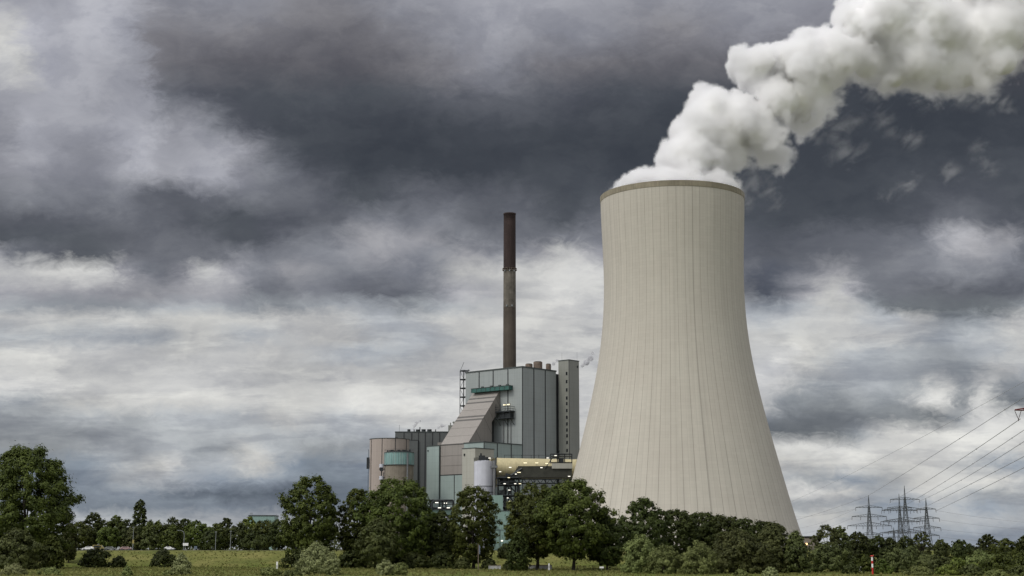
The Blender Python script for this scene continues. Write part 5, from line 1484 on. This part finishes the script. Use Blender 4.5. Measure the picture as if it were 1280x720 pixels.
    rt = N.new('ShaderNodeVectorRotate'); rt.rotation_type = 'Y_AXIS'; rt.inputs['Angle'].default_value = math.radians(35); L.new(pos.outputs[0], rt.inputs['Vector'])
    st = vmath('MULTIPLY', rt.outputs[0], Vector((.55, .8, 1.25)))
    fil = noise(.10, 9, .70, st, 1.5)
    wis = m('MULTIPLY', mr(m('ADD', m('SUBTRACT', .30, m('MULTIPLY', rr, .55)), m('MULTIPLY', fil, 3.4)), 0.0, 1.4, 0, 1), mr(rr, .1, 1.25, .30, 0.0))
    dens = m('MAXIMUM', body, wis)
    vc = N.new('GeometryNodeVolumeCube')
    L.new(dens, vc.inputs['Density'])
    vc.inputs['Min'].default_value = lo; vc.inputs['Max'].default_value = hi
    for i, k in enumerate('XYZ'): vc.inputs['Resolution ' + k].default_value = res[i]
    sm = N.new('GeometryNodeSetMaterial'); sm.inputs['Material'].default_value = mat
    L.new(vc.outputs[0], sm.inputs[0]); L.new(sm.outputs[0], out.inputs[0])
    return g

def make_plume():
    D = 730.0
    B = []
    def S(px, py, r, dy=0): B.append((px, py, r, D + dy))
    # neck inside the rim, then the leaning column, then the drifting head
    for x, y, r in ((775, 243, 11), (788, 239, 16), (797, 229, 11), (905, 240, 17), (805, 238, 22), (835, 234, 26), (866, 232, 30), (897, 237, 26)): S(x, y, r); S(x, y - 4, r * .8, -12)
    for x, y, r in ((818, 219, 13), (842, 198, 20), (866, 196, 34), (893, 204, 32), (860, 168, 22), (880, 164, 32), (903, 168, 34), (878, 132, 20), (895, 140, 28), (893, 122, 14), (928, 168, 28), (922, 144, 26), (952, 165, 24), (968, 178, 16), (948, 152, 26), (955, 190, 18), (918, 196, 24), (975, 195, 14)): S(x, y, r, ((x * 7 + y * 3) % 17) - 8)
    for x, y, r in ((929, 84, 20), (925, 72, 14), (945, 88, 27), (958, 75, 20), (980, 95, 36), (985, 72, 20), (1004, 53, 17), (1015, 45, 13), (1010, 80, 34), (1030, 62, 26), (1000, 120, 30), (975, 125, 30), (958, 118, 24), (1020, 112, 28), (1004, 146, 20), (1036, 92, 30), (1050, 70, 34)): S(x, y, r, ((x * 5 + y) % 19) - 9)
    for x, y, r in ((1070, 30, 28), (1065, 12, 20), (1080, -5, 22), (1090, 40, 42), (1085, 78, 30), (1110, 20, 40), (1120, 62, 38), (1118, 95, 24), (1150, 25, 48), (1150, 80, 36), (1175, 95, 28), (1190, 35, 52), (1200, 84, 34), (1228, 90, 28), (1240, 40, 48), (1250, 75, 28), (1270, 10, 54), (1300, 20, 56), (1330, -5, 58), (1370, -25, 60), (1160, -20, 46), (1220, -30, 50), (1290, -40, 55)): S(x, y, r, ((x * 3 + y * 5) % 23) - 11)
    core_balls = [(x, y, r - 10, yy) for x, y, r, yy in B if r > 19]
    rnd = random.Random(12)
    for x, y, r, yy in list(B):                               # smaller puffs budding from every big one
        if x > 1230: continue
        for k in range(6):
            q, e = rnd.uniform(0, 6.28), rnd.uniform(-1, 1)
            rr = r * rnd.uniform(.26, .46); c = math.sqrt(1 - e * e * .9)
            B.append((x + math.cos(q) * c * r * .84, y + math.sin(q) * c * r * .84, rr, yy + e * r * .34))
    m, nt, b = new_mat('steam_white')
    b.inputs['Base Color'].default_value = (.86, .855, .85, 1)
    b.inputs['Roughness'].default_value = 1.0; b.inputs['Specular IOR Level'].default_value = 0.0
    core = steam_core('steam_plume', core_balls, 1.6, ((14, 3.0),), 2, m)
    tag(core, 'thick billowing white steam plume drifting right from the cooling tower', 'steam')
    hull = steam_core('billow_guide', B, .9, ((12, 2.6), (5.5, 1.7), (2.6, 1.0)), 5, m)
    hull.hide_render = True; hull.parent = core; hull['kind'] = 'helper'
    # marked strands of the loose wisps hanging below
    W = [[(950, 205), (958, 220), (962, 240), (968, 252)], [(940, 215), (945, 235)], [(975, 205), (985, 195)], [(1030, 150), (1046, 160), (1062, 154), (1075, 150)], [(1040, 193), (1055, 190), (1066, 194), (1082, 188)], [(1100, 148), (1112, 160)], [(1118, 168), (1130, 174), (1144, 172)],
         [(1182, 217), (1190, 219)], [(1105, 244), (1116, 240)], [(1130, 234), (1142, 230)], [(1224, 186), (1234, 204)], [(1150, 126), (1170, 130)], [(1200, 124), (1215, 126)], [(1240, 118), (1258, 132)], [(1005, 165), (1018, 172)], [(1088, 122), (1100, 130)],
         [(762, 240), (784, 230), (806, 217)], [(932, 232), (936, 252)], [(1035, 168), (1050, 178)]]
    vs, es = [], []
    for k, w in enumerate(W):
        for i, (x, y) in enumerate(w):
            vs.append(tuple(at(x, y, D + (k * 5) % 7 - 3)))
            if i: es.append((len(vs) - 2, len(vs) - 1))
    pm = bpy.data.meshes.new('wisp_guide'); pm.from_pydata(vs, es, [])
    po = bpy.data.objects.new('wisp_guide', pm); COL.objects.link(po); po.hide_render = True; po.parent = core; po['kind'] = 'helper'
    lo, hi = Vector((44, 682, 168)), Vector((300, 780, 322))
    vo = bpy.data.objects.new('wisps', bpy.data.volumes.new('wisps')); COL.objects.link(vo); vo.parent = core
    vmat = volume_mat('steam_mist', (.996, .994, .997), .46, 0.35)
    vo.data.materials.append(vmat)
    md = vo.modifiers.new('mist', 'NODES')
    md.node_group = mist_group(hull, lo, hi, (296, 113, 178), vmat, po)
make_plume()

def make_puffs():
    gm = bpy.data.materials.new('vent_steam'); gm.use_nodes = True
    nt = gm.node_tree; N, L = nt.nodes, nt.links; N.clear()
    v = N.new('ShaderNodeVolumePrincipled'); v.inputs['Color'].default_value = (.72, .72, .74, 1)
    tc = N.new('ShaderNodeTexCoord'); n = N.new('ShaderNodeTexNoise'); n.inputs['Scale'].default_value = .55; n.inputs['Detail'].default_value = 4
    L.new(tc.outputs['Object'], n.inputs['Vector'])
    mr = N.new('ShaderNodeMapRange')
    for i, x in enumerate((.34, .56, 0.0, 1.1)): mr.inputs[i + 1].default_value = x
    L.new(n.outputs[0], mr.inputs[0]); L.new(mr.outputs[0], v.inputs['Density'])
    out = N.new('ShaderNodeOutputMaterial'); L.new(v.outputs[0], out.inputs['Volume'])
    for Y, pts, lab in ((893, ((517, 536, 1.2), (518, 532, 2.4), (521, 529, 2.6), (525, 526, 1.6)), 'grey steam puff over the leftmost roof fans of the dark hall'),
                        (893, ((545, 536, .9), (548, 534.5, 1.7), (552, 532, 2.6), (555, 532, 2.0)), 'grey steam puff over the right part of the dark hall roof'),
                        (884, ((689, 458, 1.2), (692, 454.5, 2.6), (696, 451, 2.6)), 'grey steam puff between the boiler house roof drums and the stair tower'),
                        (905, ((728, 457, 2.6), (733, 453, 4.2), (738, 448, 4.0), (741, 441, 2.6)), 'grey steam puff between the stair tower and the cooling tower')):
        import bmesh
        bm = bmesh.new(); c = at(pts[0][0], pts[0][1], Y)
        for px, py, r in pts:
            bmesh.ops.create_icosphere(bm, subdivisions=2, radius=r * mpp(Y), matrix=Matrix.Translation(at(px, py, Y) - c))
        me = bpy.data.meshes.new('steam_puff'); bm.to_mesh(me); bm.free(); me.materials.append(gm)
        o = bpy.data.objects.new('steam_puff', me); o.location = c; COL.objects.link(o)
        rm = o.modifiers.new('remesh', 'REMESH'); rm.mode = 'VOXEL'; rm.voxel_size = .35
        tag(o, lab, 'steam', 'steam puffs over the roofs')
make_puffs()
